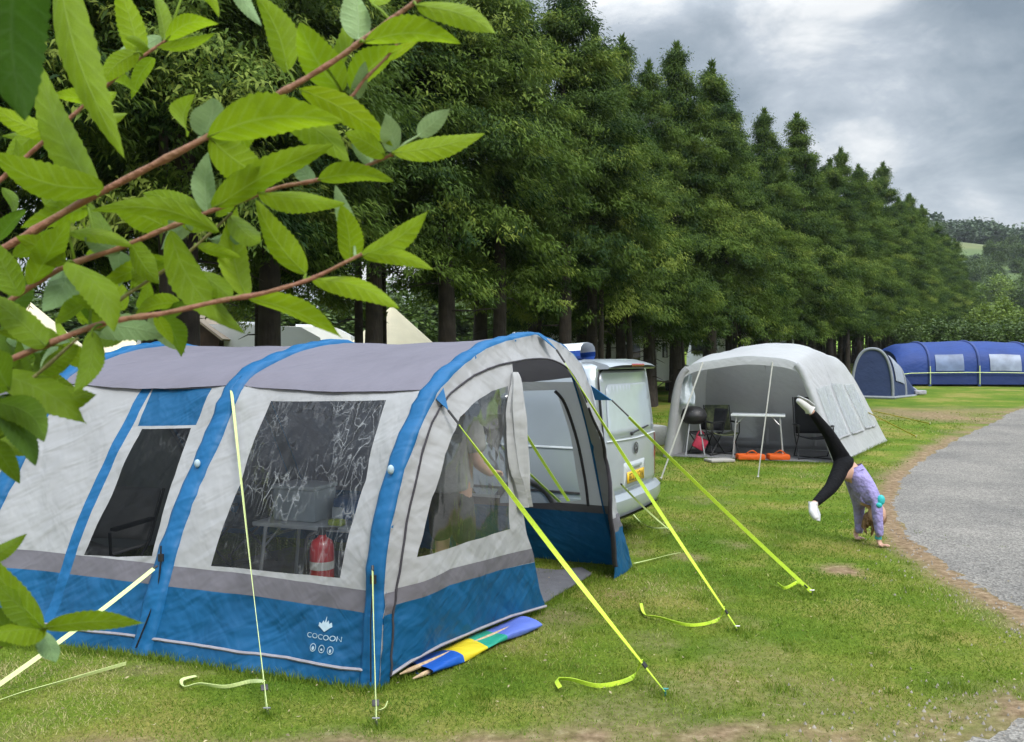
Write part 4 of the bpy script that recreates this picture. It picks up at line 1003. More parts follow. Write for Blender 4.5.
for x in (.85, 3.95):
    for sy in (-1, 1):
        c = V(x, sy*.84, .33); R_ = Matrix.Translation(c) @ Matrix.Rotation(math.atan2(VR.y, VR.x)+(0 if sy > 0 else math.pi), 4, 'Z') @ Matrix.Rotation(math.pi/2, 4, 'Y')
        wh = MB(); pr = [(.20, -.09), (.30, -.105), (.325, -.08), (.33, 0), (.325, .08), (.30, .105), (.20, .10)]
        wh.strip([[R_ @ Vector((r*math.cos(a), r*math.sin(a), z)) for a in np.linspace(0, 2*math.pi, 33)[:-1]] for r, z in pr], closed=True)
        wo = wh.build('wheel', M_TYRE, van)
        rm = MB(); rm.strip([[R_ @ Vector((r*math.cos(a), r*math.sin(a), z)) for a in np.linspace(0, 2*math.pi, 33)[:-1]] for r, z in ((.215, .10), (.2, .085), (.19, .03))], closed=True)
        for k in range(5):
            a = k*2*math.pi/5; rm.tube([R_ @ Vector((.02*math.cos(a), .02*math.sin(a), .075)), R_ @ Vector((.2*math.cos(a), .2*math.sin(a), .07))], [.035, .025], 6)
        rm.ball(R_ @ Vector((0, 0, .07)), .05, 10); rmo = rm.build('rim', M_RIM, van); rmo.parent = wo
    for sy in (-1, 1):                                # dark arch round each wheel
        o = MB(); o.strip([[V(x+r*math.cos(a), sy*(.956+.004*(r > .38)), .33+r*math.sin(a)) for r in (.335, .40)] for a in np.linspace(0, math.pi, 17)]); o.build('wheel_arch', M_BLACK, van, solid=.01)
def side_patch(name, x0, x1, z0, z1, m, sy, lift=.008):
    rows = []
    for z in np.linspace(z0, z1, 6):
        y = float(np.interp(z, [s[1] for s in SEC[1:8]], [s[0] for s in SEC[1:8]]))+lift
        rows.append([V(x, sy*y, z) for x in np.linspace(x0, x1, 8)])
    o = MB(); o.strip(rows); return o.build(name, m, van, solid=.004)
for sy in (-1, 1):
    side_patch('side_window', 1.05, 2.05, 1.16, 1.62, M_VGLASS, sy); side_patch('side_window', 2.2, 3.2, 1.16, 1.62, M_VGLASS, sy); side_patch('side_trim', .12, 3.9, 1.055, 1.075, mat('trim_bright', (.55, .58, .6), .3), sy, .012)
    side_patch('side_trim', .12, 3.9, .60, .625, M_BLACK, sy, .006)
o = MB(); o.strip([[V(x, y*(.74 if x < 3.6 else .8), z+.004) for y in (-1, -.5, 0, .5, 1)] for x, z in ((3.33, 1.88), (3.55, 1.66), (3.8, 1.39), (3.99, 1.19))]); o.build('windscreen', M_VGLASS, van, solid=.004)
# board and cover strapped on the roof
rb = thing('roof_board', V(1.1, -.2, 1.97), 'white topped blue board strapped upside down on the roof of the silver van', 'board')
o = MB(); oB = MB(); rows = []; rowsB = []
for k in np.linspace(0, 1, 22):
    x = .42+2.9*k; hw = .40*math.sin(math.pi*min(1, .09+k*.93))**.5; cy = -.28
    rows.append([V(x, cy+hw*c_, 1.995+.05*(2*k-1)**2+.10*s_) for c_, s_ in ((1, 0), (.9, .5), (.6, .85), (0, 1), (-.6, .85), (-.9, .5), (-1, 0))])
    rowsB.append([V(x, cy+hw*1.015*c_, 1.995+.05*(2*k-1)**2+.10*s_) for c_, s_ in ((1, .08), (.98, -.5), (.8, -.85), (0, -1), (-.8, -.85), (-.98, -.5), (-1, .08))])
o.strip(rows); o.build('deck', mat('white_gel', (.70, .72, .74), .35, .05, 4, coat=.4), rb); oB.strip(rowsB); oB.build('hull', mat('blue_gel', (.02, .07, .32), .35, .1, 4, coat=.4), rb)
for x in (.9, 2.6):
    o = MB(); o.tube([V(x, -.72, 1.93), V(x, -.72, 1.975), V(x, .62, 1.975), V(x, .62, 1.95)], .016, 8); tag(o.build('roof_bar', M_BLACK, van))
# ------------------------------------------------------------------ grey awning with its open front
FL = G(668, 457); FR = G(838, 464); RR = G(888, 441); RL = FL+(RR-FR)*.92
fx = (FR-FL); fx.z = 0; FWID = fx.length; fx.normalize(); dz = (RR-FR); dz.z = 0; DEP = dz.length; dz.normalize()
ga = thing('grey_awning', FL, 'light grey inflatable awning with an open front and clear side windows', 'tent')
def prof_front():
    pts = [(668, 457), (673, 420), (677, 390), (683, 373), (694, 365), (715, 361), (745, 357), (770, 358), (790, 361), (801, 369), (814, 400), (826, 432), (838, 464)]
    o = []
    nrm = Vector((-fx.y, fx.x, 0))
    for px, py in pts:                                # where the sight line meets the front plane
        a = Vector((0, 0, CAMZ)); d = P(px, py, 1.0)-a; k = (FL-a).dot(nrm)/d.dot(nrm); p = a+d*k
        o.append((fx.dot(p-FL), p.z-FL.z))
    return o
PF = catmull([Vector((a, b, 0)) for a, b in prof_front()], 4)
def gp(k, i, lift=0.0):                             # depth fraction k, profile index i
    p = PF[i]; f = i/(len(PF)-1); s = p.x; z = max(0, p.y); mid = math.sin(math.pi*min(1, max(0, (z-.9)/1.1))*.5) if z > .9 else 0
    zz = z*(1+.13*math.sin(math.pi*min(1, k*1.0)**.75)*mid)-.05*mid*k
    hz = float(FL.z+(FR.z-FL.z)*f+(RR.z-FR.z)*k)
    q = FL+fx*s+dz*(DEP*k*(1-.0*mid)); q.z = hz+zz
    # the rear leans forward towards the top
    q -= dz*(DEP*.30*k*max(0, zz)/2.1)
    return q+Vector((0, 0, (wrk(q)*2.6+.02*math.sin(k*math.pi*5)*mid)*min(1, 4*k)))
NP = len(PF)
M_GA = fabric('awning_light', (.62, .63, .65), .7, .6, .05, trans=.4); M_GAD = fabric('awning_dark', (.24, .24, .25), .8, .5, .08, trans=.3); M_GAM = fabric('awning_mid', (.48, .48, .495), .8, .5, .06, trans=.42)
KS = np.linspace(0, 1, 15)
kr = [i for i, p in enumerate(PF) if p.y > 1.55]; iL, iR = kr[0], kr[-1]
o = MB(); o.strip([[gp(k, i) for i in range(iL, iR+1)] for k in KS]); o.build('roof', M_GA, ga, angle=60)
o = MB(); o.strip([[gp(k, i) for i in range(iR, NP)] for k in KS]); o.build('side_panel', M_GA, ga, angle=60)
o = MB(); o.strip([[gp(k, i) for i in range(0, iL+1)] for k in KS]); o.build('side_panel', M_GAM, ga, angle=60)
wallo = Vector((dz.y, -dz.x, 0))
for ka, kb in ((.10, .35), (.40, .63), (.68, .90)):   # clear window strips down the right side
    i0, i1 = iR+2, NP-4
    o = MB(); o.strip([[gp(k, i)+wallo*.012+Vector((0, 0, .006)) for i in range(i0, i1+1)] for k in np.linspace(ka, kb, 6)])
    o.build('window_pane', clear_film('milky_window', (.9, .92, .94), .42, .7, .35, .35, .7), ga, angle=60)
    o = MB(); o.tube([gp(k, i1)+wallo*.025 for k in np.linspace(ka, kb, 6)], .02, 6); o.build('window_roll', M_GAM, ga)
o = MB(); o.tube([gp(0, i)+Vector((0, 0, .0)) for i in range(0, iL+4)], [.10-.035*min(1, i/iL) for i in range(0, iL+4)], 10); o.build('air_beam', M_GAM, ga)
o = MB(); o.tube([gp(0, i) for i in range(iR-3, NP)], .07, 10); o.build('air_beam', M_GA, ga)
o = MB(); o.strip([[gp(0, i)-dz*.02+Vector((0, 0, d)) for i in range(iL, iR+1)] for d in (.03, -.02, -.13)]); o.build('front_valance', M_GA, ga, angle=60)
# back wall with a louvred window, inner poles, mud wall
KB = .42
o = MB(); bw = [[gp(KB, i).lerp(gp(KB, NP-1-i), 0) for i in range(NP)], [Vector(((gp(KB, i).x+gp(KB, NP-1-i).x)/2, (gp(KB, i).y+gp(KB, NP-1-i).y)/2, gp(KB, i).z)) for i in range(NP)]]
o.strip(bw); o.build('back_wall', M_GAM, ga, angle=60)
bl_, br_ = gp(KB, 0), gp(KB, NP-1); bx = (br_-bl_).normalized(); bn = Vector((bx.y, -bx.x, 0))
if bn.y > 0: bn = -bn
def bw_pt(s, z, lift=.03): p = bl_+bx*s; p.z = bl_.z+z; return p+bn*lift
o = MB(); o.strip([[bw_pt(s, z) for s in np.linspace(.36, 1.0, 5)] for z in np.linspace(.95, 1.75, 9)]); o.build('back_window', mat('louvre_grey', (.23, .255, .25), .3, .15, 4, .4, 20, stretch=(1, 1, 10), coat=.5), ga, solid=.01)
o = MB(); o.strip([[bw_pt(s, z) for s in np.linspace(.05, 2.75, 12)] for z in (0.01, .24)]); o.build('mud_wall', M_GAM, ga, solid=.01)
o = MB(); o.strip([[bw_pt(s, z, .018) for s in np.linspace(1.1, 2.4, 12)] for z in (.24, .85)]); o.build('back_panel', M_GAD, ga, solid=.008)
for s in (.30, 1.28, 2.2):
    o = MB(); o.tube([bw_pt(s, .1, .07), bw_pt(s, 1.2, .07), bw_pt(s+.05, 1.85, .1)], .035, 8); o.build('inner_pole', M_GAM, ga)
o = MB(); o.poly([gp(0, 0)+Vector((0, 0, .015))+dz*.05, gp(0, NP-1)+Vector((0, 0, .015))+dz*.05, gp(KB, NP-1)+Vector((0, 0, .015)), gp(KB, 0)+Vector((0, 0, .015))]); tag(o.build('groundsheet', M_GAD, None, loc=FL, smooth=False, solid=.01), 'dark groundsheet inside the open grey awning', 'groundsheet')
# its cream guy straps
for lb, tpx, peg in (('pale strap from the left roof corner of the grey awning to the grass', (703, 362), (661, 481)), ('pale strap down from the grey awning roof in front of the camping table', (773, 360), (758, 479))):
    guy(lb, (lambda r: r)(P(tpx[0], tpx[1], 16.1)), peg, .032, M_DULL, None, .1, .9, 0, black_top=.0, sag=.0, group='guy lines of the grey awning')
for lb, a, peg in (('yellow guy line at the rear foot of the grey awning, the nearer of two', gp(.9, (iR+NP)//2), (916, 438)), ('yellow guy line at the rear foot of the grey awning, the farther of two', gp(1, (iR+NP)//2), (930, 425))):
    guy(lb, a, peg, .03, mat('yellow_cord', (.55, .42, .05), .6), None, .1, .3, 0, black_top=0, sag=0, group='guy lines of the grey awning')
# contents of the grey awning
tP = G(762, 459); tl, RT2 = table_at(tP.x, tP.y+.25, math.atan2(fx.y, fx.x), 1.0, .6, .82, 'white topped folding table in the open grey awning', M_WHITE)
bc = G(818, 461); camp_chair(0, 0, 0, math.atan2(fx.y, fx.x)+.15, 'tall black padded camping chair at the right end of the table in the grey awning', (.018, .018, .02), loc=Vector((bc.x, bc.y+.25, 0)), high=1.15, w=.62)
cm_ = mat('camouflage_cloth', (.17, .19, .085), .85, .3, 9, .3, 20, col2=(.04, .05, .03)); cc = G(728, 458)
camp_chair(0, 0, 0, math.atan2(fx.y, fx.x)+.35, 'green camouflage camping chair left of the table in the grey awning', cm_, loc=Vector((cc.x, cc.y+.45, 0)), high=.95, w=.52)
bq = G(697, 457); bq.y += .3; bz = hgt(bq.x, bq.y); bb = thing('barbecue', (bq.x, bq.y, bz), 'black lidded barbecue on pale splayed legs at the left of the grey awning', 'barbecue')
o = MB(); o.lathe((bq.x, bq.y, bz+.62), [(0, -.02), (.16, 0), (.24, .08), (.26, .14), (.26, .17), (.22, .27), (.12, .33), (0, .345)], 18); o.build('lidded_bowl', M_BLACK, bb)
o = MB(); o.box((bq.x, bq.y-.2, bz+.86), (.16, .03, .03), bev=.01); o.build('handle', M_ALU, bb)
for a in (.5, 2.2, 3.9, 5.4):
    o = MB(); o.tube([(bq.x+.14*math.cos(a), bq.y+.14*math.sin(a), bz+.64), (bq.x+.27*math.cos(a), bq.y+.27*math.sin(a), bz)], .014, 8); o.build('leg', M_ALU, bb)
o = MB(); q0 = Vector((bq.x+.1, bq.y-.12, bz+.16)); o.box(None, (.26, .10, .24), M=Matrix.Translation(q0+Vector((0, 0, .08))) @ Matrix.Rotation(.5, 4, 'Y'), bev=.04); o.tube(catmull([q0+Vector((-.08, 0, .2)), q0+Vector((0, 0, .33)), q0+Vector((.1, 0, .22))], 4), .012, 6)
tag(o.build('bag', mat('red_cloth', (.35, .02, .05), .7, .2, 10), None, loc=q0), 'red bag hanging low under the black barbecue', 'bag')
wc = G(712, 458); camp_chair(0, 0, 0, math.atan2(fx.y, fx.x)-.4, 'black folding chair between the barbecue and the camouflage chair', (.03, .03, .035), loc=Vector((wc.x, wc.y+.5, 0)), high=.88, w=.5)
for k, (px, wd_, lb) in enumerate(((752, .52, 'larger left one of the orange bags under the camping table'), (780, .40, 'smaller right one of the orange bags under the camping table'))):
    g = G(px, 461); g.y += .12; o = MB(); R_ = Matrix.Translation((g.x, g.y, hgt(g.x, g.y)+.065))
    o.box(None, (wd_, .26, .11), M=R_, bev=.04); o.tube(catmull([R_ @ Vector((-.1, -.1, .07)), R_ @ Vector((0, -.14, .13)), R_ @ Vector((.1, -.1, .07))], 4), .012, 6)
    tag(o.build('bag', fabric('orange_cloth', (.62, .10, .01), .6, .6), None, loc=g), lb, 'bag', 'orange bags under the table')
g = G(720, 462); o = MB(); o.box(None, (.5, .3, .05), M=Matrix.Translation((g.x, g.y+.05, hgt(g.x, g.y)+.03)) @ Matrix.Rotation(.3, 4, 'Z'), bev=.02); tag(o.build('mat', fabric('pale_mat', (.38, .36, .33), .8, .5), None, loc=g), 'crumpled pale mat at the doorway of the grey awning', 'mat')
tw = P(687, 385, 16.7); o = MB(); rows = []
for k in np.linspace(0, 1, 10):
    rows.append([Vector((tw.x+(-.13+.26*s)*(.75+.35*k)+.02*math.sin(7*k+s*3), tw.y+.04*math.sin(s*9+k*2), 1.72-.6*k-.04*abs(s-.5))) for s in np.linspace(0, 1, 9)])
o.strip(rows); tag(o.build('towel', fabric('pale_towel', (.55, .60, .66), .9, .6), None, loc=tw, solid=.012), 'pale blue towel hanging at the left side of the grey awning', 'towel')
g = G(652, 448); o = MB(); o.box(None, (.7, .5, .42), M=Matrix.Translation((g.x, g.y+.6, hgt(g.x, g.y)+.22)) @ Matrix.Rotation(.4, 4, 'Z'), bev=.04); tag(o.build('crate', mat('grey_crate', (.36, .36, .35), .7, .15, 8), None, loc=g), 'pale grey storage crate on the grass between the van and the grey awning', 'crate')
# ------------------------------------------------------------------ small navy dome tent
d0 = G(852, 398); d1 = G(893, 399); dc = (d0+d1)/2; dt = thing('dome_tent', dc, 'small navy dome tent with light grey arched beams beyond the grey awning', 'tent')
d2 = G(921, 394.5); wD = (d1-d0).length; ux = (d1-d0).normalized(); HD = (398-349)/F*dc.y
M_NAVY = fabric('navy_cloth', (.026, .043, .115), .65, .4, .08); M_DG = fabric('tent_grey', (.24, .26, .29), .7, .4)
bkD = Vector((d2.x-d1.x, 2.1, 0)); 
def dome(a, k, lift=0.0):                            # a 0..pi across, k 0..1 from the front arch to the low rear
    w_ = wD*.5*(1-.25*k); h = HD*(1-.80*k**1.5)
    c_ = math.cos(a); rx = -math.copysign(abs(c_)**.8, c_)*w_; zz = (max(0.0, math.sin(a))**.8)*(h+lift)
    return dc+ux*rx+bkD*k+Vector((0, 0, zz))
AA = np.linspace(0, math.pi, 33)
o = MB(); o.strip([[dome(a, k) for a in AA] for k in np.linspace(0, 1, 10)]); o.build('flysheet', M_NAVY, dt, angle=60)
def closed_end(name, k, m, f=0.0):
    o = MB(); o.strip([[dome(a, k)+Vector((0, -f, 0)) for a in AA], [Vector((dome(a, k).x, dome(a, k).y-f, dc.z)) for a in AA]]); o.build(name, m, dt, angle=60)
closed_end('front_panel', 0.0, M_NAVY); closed_end('rear_panel', 1.0, M_NAVY)
for k in (0, .5, 1): o = MB(); o.tube([dome(a, k, .03) for a in AA], .055, 8); o.build('air_beam', M_DG, dt)
o = MB(); o.strip([[dome(a, k, .03)+ux*.04 for a in AA[21:30]] for k in np.linspace(.10, .44, 5)]); o.build('window_pane', mat('pale_window', (.28, .31, .38), .5, .1, 5), dt)
o = MB(); o.tube([d0+Vector((0, -.05, .05)), d1+Vector((0, -.05, .05)), dome(math.pi, 1)+Vector((.05, 0, .05))], .06, 6); o.build('hem', M_DG, dt)
g = G(893, 397); o = MB(); o.box(None, (.35, .3, .3), M=Matrix.Translation((g.x, g.y, hgt(g.x, g.y)+.16)), bev=.05); o.box(None, (.22, .2, .12), M=Matrix.Translation((g.x+.05, g.y, hgt(g.x, g.y)+.36)), bev=.03); tag(o.build('rucksack', mat('dark_bag', (.05, .055, .05), .8, .3, 9), None, loc=g), 'small dark bag on the grass in front of the navy dome tent', 'bag')
g = G(907, 394); o = MB(); o.box(None, (.45, .3, .16), M=Matrix.Translation((g.x+.2, g.y-.6, hgt(g.x, g.y)+.09)), bev=.05); tag(o.build('box', mat('pale_bag', (.35, .34, .38), .8, .3, 9), None, loc=g), 'pale low box on the grass right of the dark bag by the dome tent', 'box')
# ------------------------------------------------------------------ long blue tunnel tent
t0 = G(898, 386); t1 = G(1150, 388); tt_ = thing('tunnel_tent', t0, 'long bright blue tunnel tent with pale windows and green webbing along its side', 'tent')
tx = (t1-t0); tx.z = 0; TL = tx.length; tx.normalize(); ty = Vector((-tx.y, tx.x, 0)); HT = (386-340)/F*t0.y
M_BB = fabric('bright_blue_cloth', (.011, .042, .205), .6, .4, .08); M_BD = fabric('deep_blue_cloth', (.016, .035, .15), .7, .4); M_BEAM = fabric('tent_beam', (.05, .08, .24), .7, .3)
def tun(x, a):
    k = x/TL; h = HT*(.93+.07*math.sin(math.pi*min(1, max(0, (k*1.6-.02)))))*(1-.012*abs(math.sin(k*math.pi*7)))
    if x < TL*.05: h *= .84+.16*(x/(TL*.05))**.6
    dpt = 2.3
    c = t0+tx*x+ty*(dpt*(1-math.cos(a))*.9); c.z = hgt(c.x, c.y)*0+t0.z+math.sin(a)**.42*h; return c
A3 = np.linspace(0.0, math.pi, 25); X3 = np.linspace(0, TL, 60)
lo_ = []
def band_rows(a0, a1, n=8): return [[tun(x, a) for x in X3] for a in np.linspace(a0, a1, n)]
aS = math.asin((.62/HT)**(1/.42))
o = MB(); o.strip(band_rows(aS, math.pi-aS, 24)); o.build('flysheet', M_BB, tt_, angle=60)
o = MB(); o.strip(band_rows(0.0005, aS, 5)); o.build('skirt', M_BD, tt_)
for k in (.13, .33, .545, .75, .95):
    o = MB(); o.tube([tun(TL*k, a)-ty*.02 for a in A3[:16]], .06, 8); o.build('air_beam', M_BEAM, tt_)
    o = MB(); o.tube([tun(TL*k, a)-ty*.09 for a in np.linspace(.0005, aS*2.6, 8)], .018, 6); o.build('webbing', M_PALE, tt_)
for x0, x1, dk in ((.155, .27, 0), (.375, .50, 1)):
    aw0, aw1 = math.asin((.70/HT)**(1/.42)), math.asin((1.45/HT)**(1/.42))
    o = MB(); o.strip([[tun(TL*x, a)-ty*.03 for x in np.linspace(x0, x1, 8)] for a in np.linspace(aw0, aw1, 6)]); o.build('window_pane', mat('tent_window', (.14, .19, .32) if not dk else (.24, .28, .38), .5, .25, 2.5), tt_)
o = MB(); o.tube([tun(x, aS)-ty*.10 for x in np.linspace(0, TL, 40)], .02, 6); o.build('webbing', M_PALE, tt_)
o = MB(); o.strip([[tun(0, a) for a in A3], [Vector((tun(0, a).x, tun(0, a).y, t0.z)) for a in A3]]); o.build('end_panel', M_BD, tt_)
# ------------------------------------------------------------------ girl doing a handstand
M_SKIN = mat('skin', (.52, .31, .22), .55, .06, 12); M_BLACKCLOTH = mat('black_leggings', (.006, .006, .007), .85, .2, 20, .5, 30, spec=.12, bdist=.02)
M_LILAC = mat('lilac_hoodie', (.31, .27, .53), .85, .14, 14, 1.0, 11, bdist=.05); M_SHOE = mat('white_trainer', (.62, .61, .60), .6, .06, 20); M_HAIR = mat('light_brown_hair', (.24, .135, .06), .6, .35, 30, .8, 50, stretch=(6, 6, 1)); M_SOLE = mat('grey_sole', (.4, .4, .4), .7)
D = 9.15
gp_ = G(869, 545); girl = thing('person', gp_, 'girl in lilac hoodie and black leggings doing a handstand on the grass', 'person')
def Q(px, py, dd=0.0): return P(px, py, D+dd)
h1 = G(855, 540); h2 = G(880, 547); h1.z += .02; h2.z += .02
J = {}
pel = Q(846, 465, .1); wst = Q(856, 478, .08); chest = Q(864, 494, .04); neck = Q(869, 505, .02)
shA = Q(859, 504, .15); shB = Q(876, 499, -.12)
elA = Q(859, 521, .2); wrA = h1+Vector((.02, .02, .06)); elB = Q(878, 522, -.13); wrB = h2+Vector((-.01, .02, .06))
hipU = Q(842, 460, .17); knU = Q(829, 434, .12); anU = Q(810, 410, .05); toU = Q(800, 400, .0)
hipL = Q(841, 470, .02); knL = P(830.5, 488.5, D-.25); anL = Q(817, 506, -.62)
anL = P(813, 505.5, D-.50); toL = P(812, 521, D-.62)
head = Q(877, 513, .0); headtop = Q(880, 523, -.02)
def hand_joints(w, c, dirv, side, r=.0065):
    """palm and five fingers spread on the ground"""
    js = [(c, (.026, .014))]; ed = []
    d = dirv.normalized(); s = side.normalized()
    for k, (sp_, L) in enumerate(((-.030, .055), (-.010, .066), (.011, .062), (.030, .048))):
        b = c+d*.035+s*sp_; js.append((b, (.009, .008))); js.append((b+d*L*.55+Vector((0, 0, .006)), (.0075, .007))); js.append((b+d*L+s*sp_*.3-Vector((0, 0, .004)), (.006, .0055)))
    b = c-s*.03; js += [(b, (.011, .010)), (b-s*.03+d*.025, (.009, .008)), (b-s*.042+d*.048, (.007, .006))]
    return js
def limb_mesh(name, chain_list, m, parent, sub=2):
    js = []; ed = []
    for ch in chain_list:
        pass
js = [(pel, .105), (wst, .095), (chest, .105), (neck, .045), (Q(873, 508.5), .042),
      (shA, .055), (elA, .036), (wrA, .027), (shB, .055), (elB, .036), (wrB, .027),
      (hipU, .082), (knU, .056), (anU, .036), (hipL, .082), (knL, .056), (anL, .036), (Q(805, 404, .02), .034), (P(814, 514, D-.56), .034)]
ed = [(0, 1), (1, 2), (2, 3), (3, 4), (2, 5), (5, 6), (6, 7), (2, 8), (8, 9), (9, 10), (0, 11), (11, 12), (12, 13), (0, 14), (14, 15), (15, 16), (13, 17), (16, 18)]
for wi, c in ((7, h1), (10, h2)):
    dv_ = Vector((.75, -.55, 0)) if wi == 10 else Vector((.95, -.2, 0)); sv = Vector((-dv_.y, dv_.x, 0)); cc_ = Vector((c.x, c.y, c.z+.004))
    hj = hand_joints(None, cc_, dv_, sv); b0 = len(js); js += hj; ed.append((wi, b0))
    for f_ in range(4): a = b0+1+3*f_; ed += [(b0, a), (a, a+1), (a+1, a+2)]
    a = b0+13; ed += [(b0, a), (a, a+1), (a+1, a+2)]
skin('body', js, ed, M_SKIN, girl)
skin('hoodie', [(Q(853, 471, .09), .118), (wst, .122), (chest, .125), (Q(869, 503, .0), .075), (shA, .068), (elA, .052), (Q(859.5, 534, .2), .042), (shB, .072), (elB, .052), (Q(880, 537, -.12), .042)],
     [(0, 1), (1, 2), (2, 3), (2, 4), (4, 5), (5, 6), (2, 7), (7, 8), (8, 9)], M_LILAC, girl, root=1)
skin('leggings', [(Q(849, 467.5, .1), .112), (Q(845, 464, .1), .115), (hipU, .098), (knU, .068), (Q(811, 411, .05), .042), (hipL, .098), (knL, .068), (P(814, 504.5, D-.49), .042)],
     [(0, 1), (1, 2), (2, 3), (3, 4), (1, 5), (5, 6), (6, 7)], M_BLACKCLOTH, girl, root=1)
for a, b, c in ((anU, Q(803, 404, .02), Q(797, 399, .0)), (anL, P(813, 513, D-.56), P(817, 520, D-.60))):
    d_ = (b-a).normalized(); heel = a+(b-a)*.35
    skin('trainer', [(a+(b-a)*.15, .040), (heel, .046), (b, .043), (c, .030)], [(0, 1), (1, 2), (2, 3)], M_SHOE, girl, root=1)
skin('hair', [(head+Vector((.01, .02, .03)), .115), (headtop+Vector((.0, .03, .0)), .118), (Q(882, 527, .0), .07), (Q(866, 521, .06), .05), (Q(863, 529, .08), .025)], [(0, 1), (1, 2), (1, 3), (3, 4)], M_HAIR, girl, root=0)
for k in range(9):                                     # loose hair falling towards the grass
    a_ = k*.7; h0 = Q(872+7*math.cos(a_), 521+2*math.sin(a_), .05*math.sin(a_)); L_ = .05+.035*(k % 3)
    hs_ = MB(); hs_.tube(catmull([h0, h0+Vector((.012*math.cos(a_), .01, -L_*.6)), h0+Vector((.02*math.cos(a_*2), .015*math.sin(a_), -L_*1.25))], 4), [.020]*5+[.014]*2+[.006, .003], 7); tag(hs_.build('hair_strand', M_HAIR, girl))
skin('hood', [(Q(862, 498, -.02), .05), (Q(868, 500, -.10), .055), (Q(876, 501, -.06), .05), (Q(878, 503, .06), .045)], [(0, 1), (1, 2), (2, 3)], M_LILAC, girl, root=1)
for a, b in ((Q(812, 408, .04), Q(797, 398.5, -.01)), (P(812, 507, D-.52), P(815.5, 521, D-.61))):
    d_ = (b-a).normalized(); s_ = MB(); n_ = d_.cross(Vector((0, 1, 0))).normalized(); sgn = 1 if n_.z > 0 else -1
    s_.tube([a+n_*sgn*.036, a.lerp(b, .5)+n_*sgn*.040, b+n_*sgn*.028], [.022, .030, .020], 8, flat=.45); s_.build('shoe_sole', M_SOLE, girl)
hb = MB(); hb.ball(head-Vector((.015, .035, 0)), (.088, .095, .112), 16); hb.ball(head+Vector((-.02, -.135, -.005)), (.014, .02, .018), 8); hb.ball(head+Vector((-.045, -.118, -.012)), .012, 8); hb.ball(head+Vector((.01, -.122, -.012)), .012, 8); hb.build('head', M_SKIN, girl)
hb = MB(); hb.ball(Q(881, 500, -.16), (.042, .032, .055), 12); hb.ball(Q(879, 505, -.17), (.034, .028, .03), 10); hb.build('scrunchie', mat('turquoise', (.03, .45, .45), .6, .1, 10, .4, 30), girl)
hb = MB(); hb.tube([wrB+Vector((0, 0, .0)), wrB+Vector((.0, .0, .035))], .034, 12); hb.build('wristband', mat('teal_band', (.05, .33, .33), .6), girl)
# ------------------------------------------------------------------ man standing inside the blue awning, seen through the clear panel
mD = 6.95; mx = P(451, 480, mD); mz = hgt(mx.x, mx.y)+.02
man = thing('person', (mx.x, mx.y, mz), 'man in grey t-shirt and dark shorts standing inside the blue awning', 'person')
fwd = Vector((.55, .83, 0)); rt = Vector((fwd.y, -fwd.x, 0))
def MQ(r, f, z): return Vector((mx.x, mx.y, mz))+rt*r+fwd*f+Vector((0, 0, z))
js = [(MQ(0, 0, .95), .15), (MQ(0, 0, 1.15), .145), (MQ(0, .02, 1.36), .155), (MQ(0, .05, 1.50), .065), (MQ(0, .08, 1.58), .06),
      (MQ(.20, .02, 1.42), .07), (MQ(.27, .0, 1.12), .048), (MQ(.22, .24, 1.02), .033), (MQ(-.20, .02, 1.42), .07), (MQ(-.27, .0, 1.12), .048), (MQ(-.20, .24, 1.02), .033),
      (MQ(.10, 0, .86), .10), (MQ(.11, .03, .47), .065), (MQ(.11, -.02, .10), .042), (MQ(.11, .14, .04), .04), (MQ(-.10, 0, .86), .10), (MQ(-.11, .03, .47), .065), (MQ(-.11, -.02, .10), .042), (MQ(-.11, .14, .04), .04),
      (MQ(.20, .32, 1.02), (.03, .018)), (MQ(-.18, .32, 1.02), (.03, .018))]
ed = [(0, 1), (1, 2), (2, 3), (3, 4), (2, 5), (5, 6), (6, 7), (2, 8), (8, 9), (9, 10), (0, 11), (11, 12), (12, 13), (13, 14), (0, 15), (15, 16), (16, 17), (17, 18), (7, 19), (10, 20)]
for hi, sg in ((19, 1), (20, -1)):
    c = js[hi][0]
    for k in range(4):
        b0 = len(js); s_ = rt*(-.024+.016*k)
        js += [(c+fwd*.05+s_, .010), (c+fwd*(.085+.005*(k in (1, 2)))+s_-Vector((0, 0, .012)), .009), (c+fwd*.095+s_-Vector((0, 0, .045)), .0075)]; ed += [(hi, b0), (b0, b0+1), (b0+1, b0+2)]
    b0 = len(js); js += [(c-rt*sg*.035+fwd*.015, .012), (c-rt*sg*.05+fwd*.05-Vector((0, 0, .02)), .009)]; ed += [(hi, b0), (b0, b0+1)]
skin('body', js, ed, M_SKIN, man)
hb = MB(); hb.ball(MQ(0, .09, 1.69), (.085, .105, .125), 16); hb.ball(MQ(0, .20, 1.68), (.016, .022, .02), 8)
for s_ in (-1, 1): hb.ball(MQ(s_*.085, .08, 1.68), (.014, .025, .032), 8); hb.ball(MQ(s_*.034, .185, 1.71), .012, 8)
hb.build('head', M_SKIN, man)
hb = MB(); hb.ball(MQ(0, .065, 1.73), (.093, .108, .105), 16); hb.build('hair', mat('grey_hair', (.16, .15, .14), .8, .3, 40, .5, 60), man)
skin('t_shirt', [(MQ(0, 0, .86), .20), (MQ(0, 0, 1.15), .20), (MQ(0, .02, 1.37), .205), (MQ(0, .04, 1.48), .11), (MQ(.20, .02, 1.42), .105), (MQ(.255, .0, 1.19), .09), (MQ(-.20, .02, 1.42), .105), (MQ(-.255, .0, 1.19), .09)],
     [(0, 1), (1, 2), (2, 3), (2, 4), (4, 5), (2, 6), (6, 7)], mat('grey_tshirt', (.34, .34, .33), .85, .08, 10, .4, 14, bdist=.03), man, root=1)
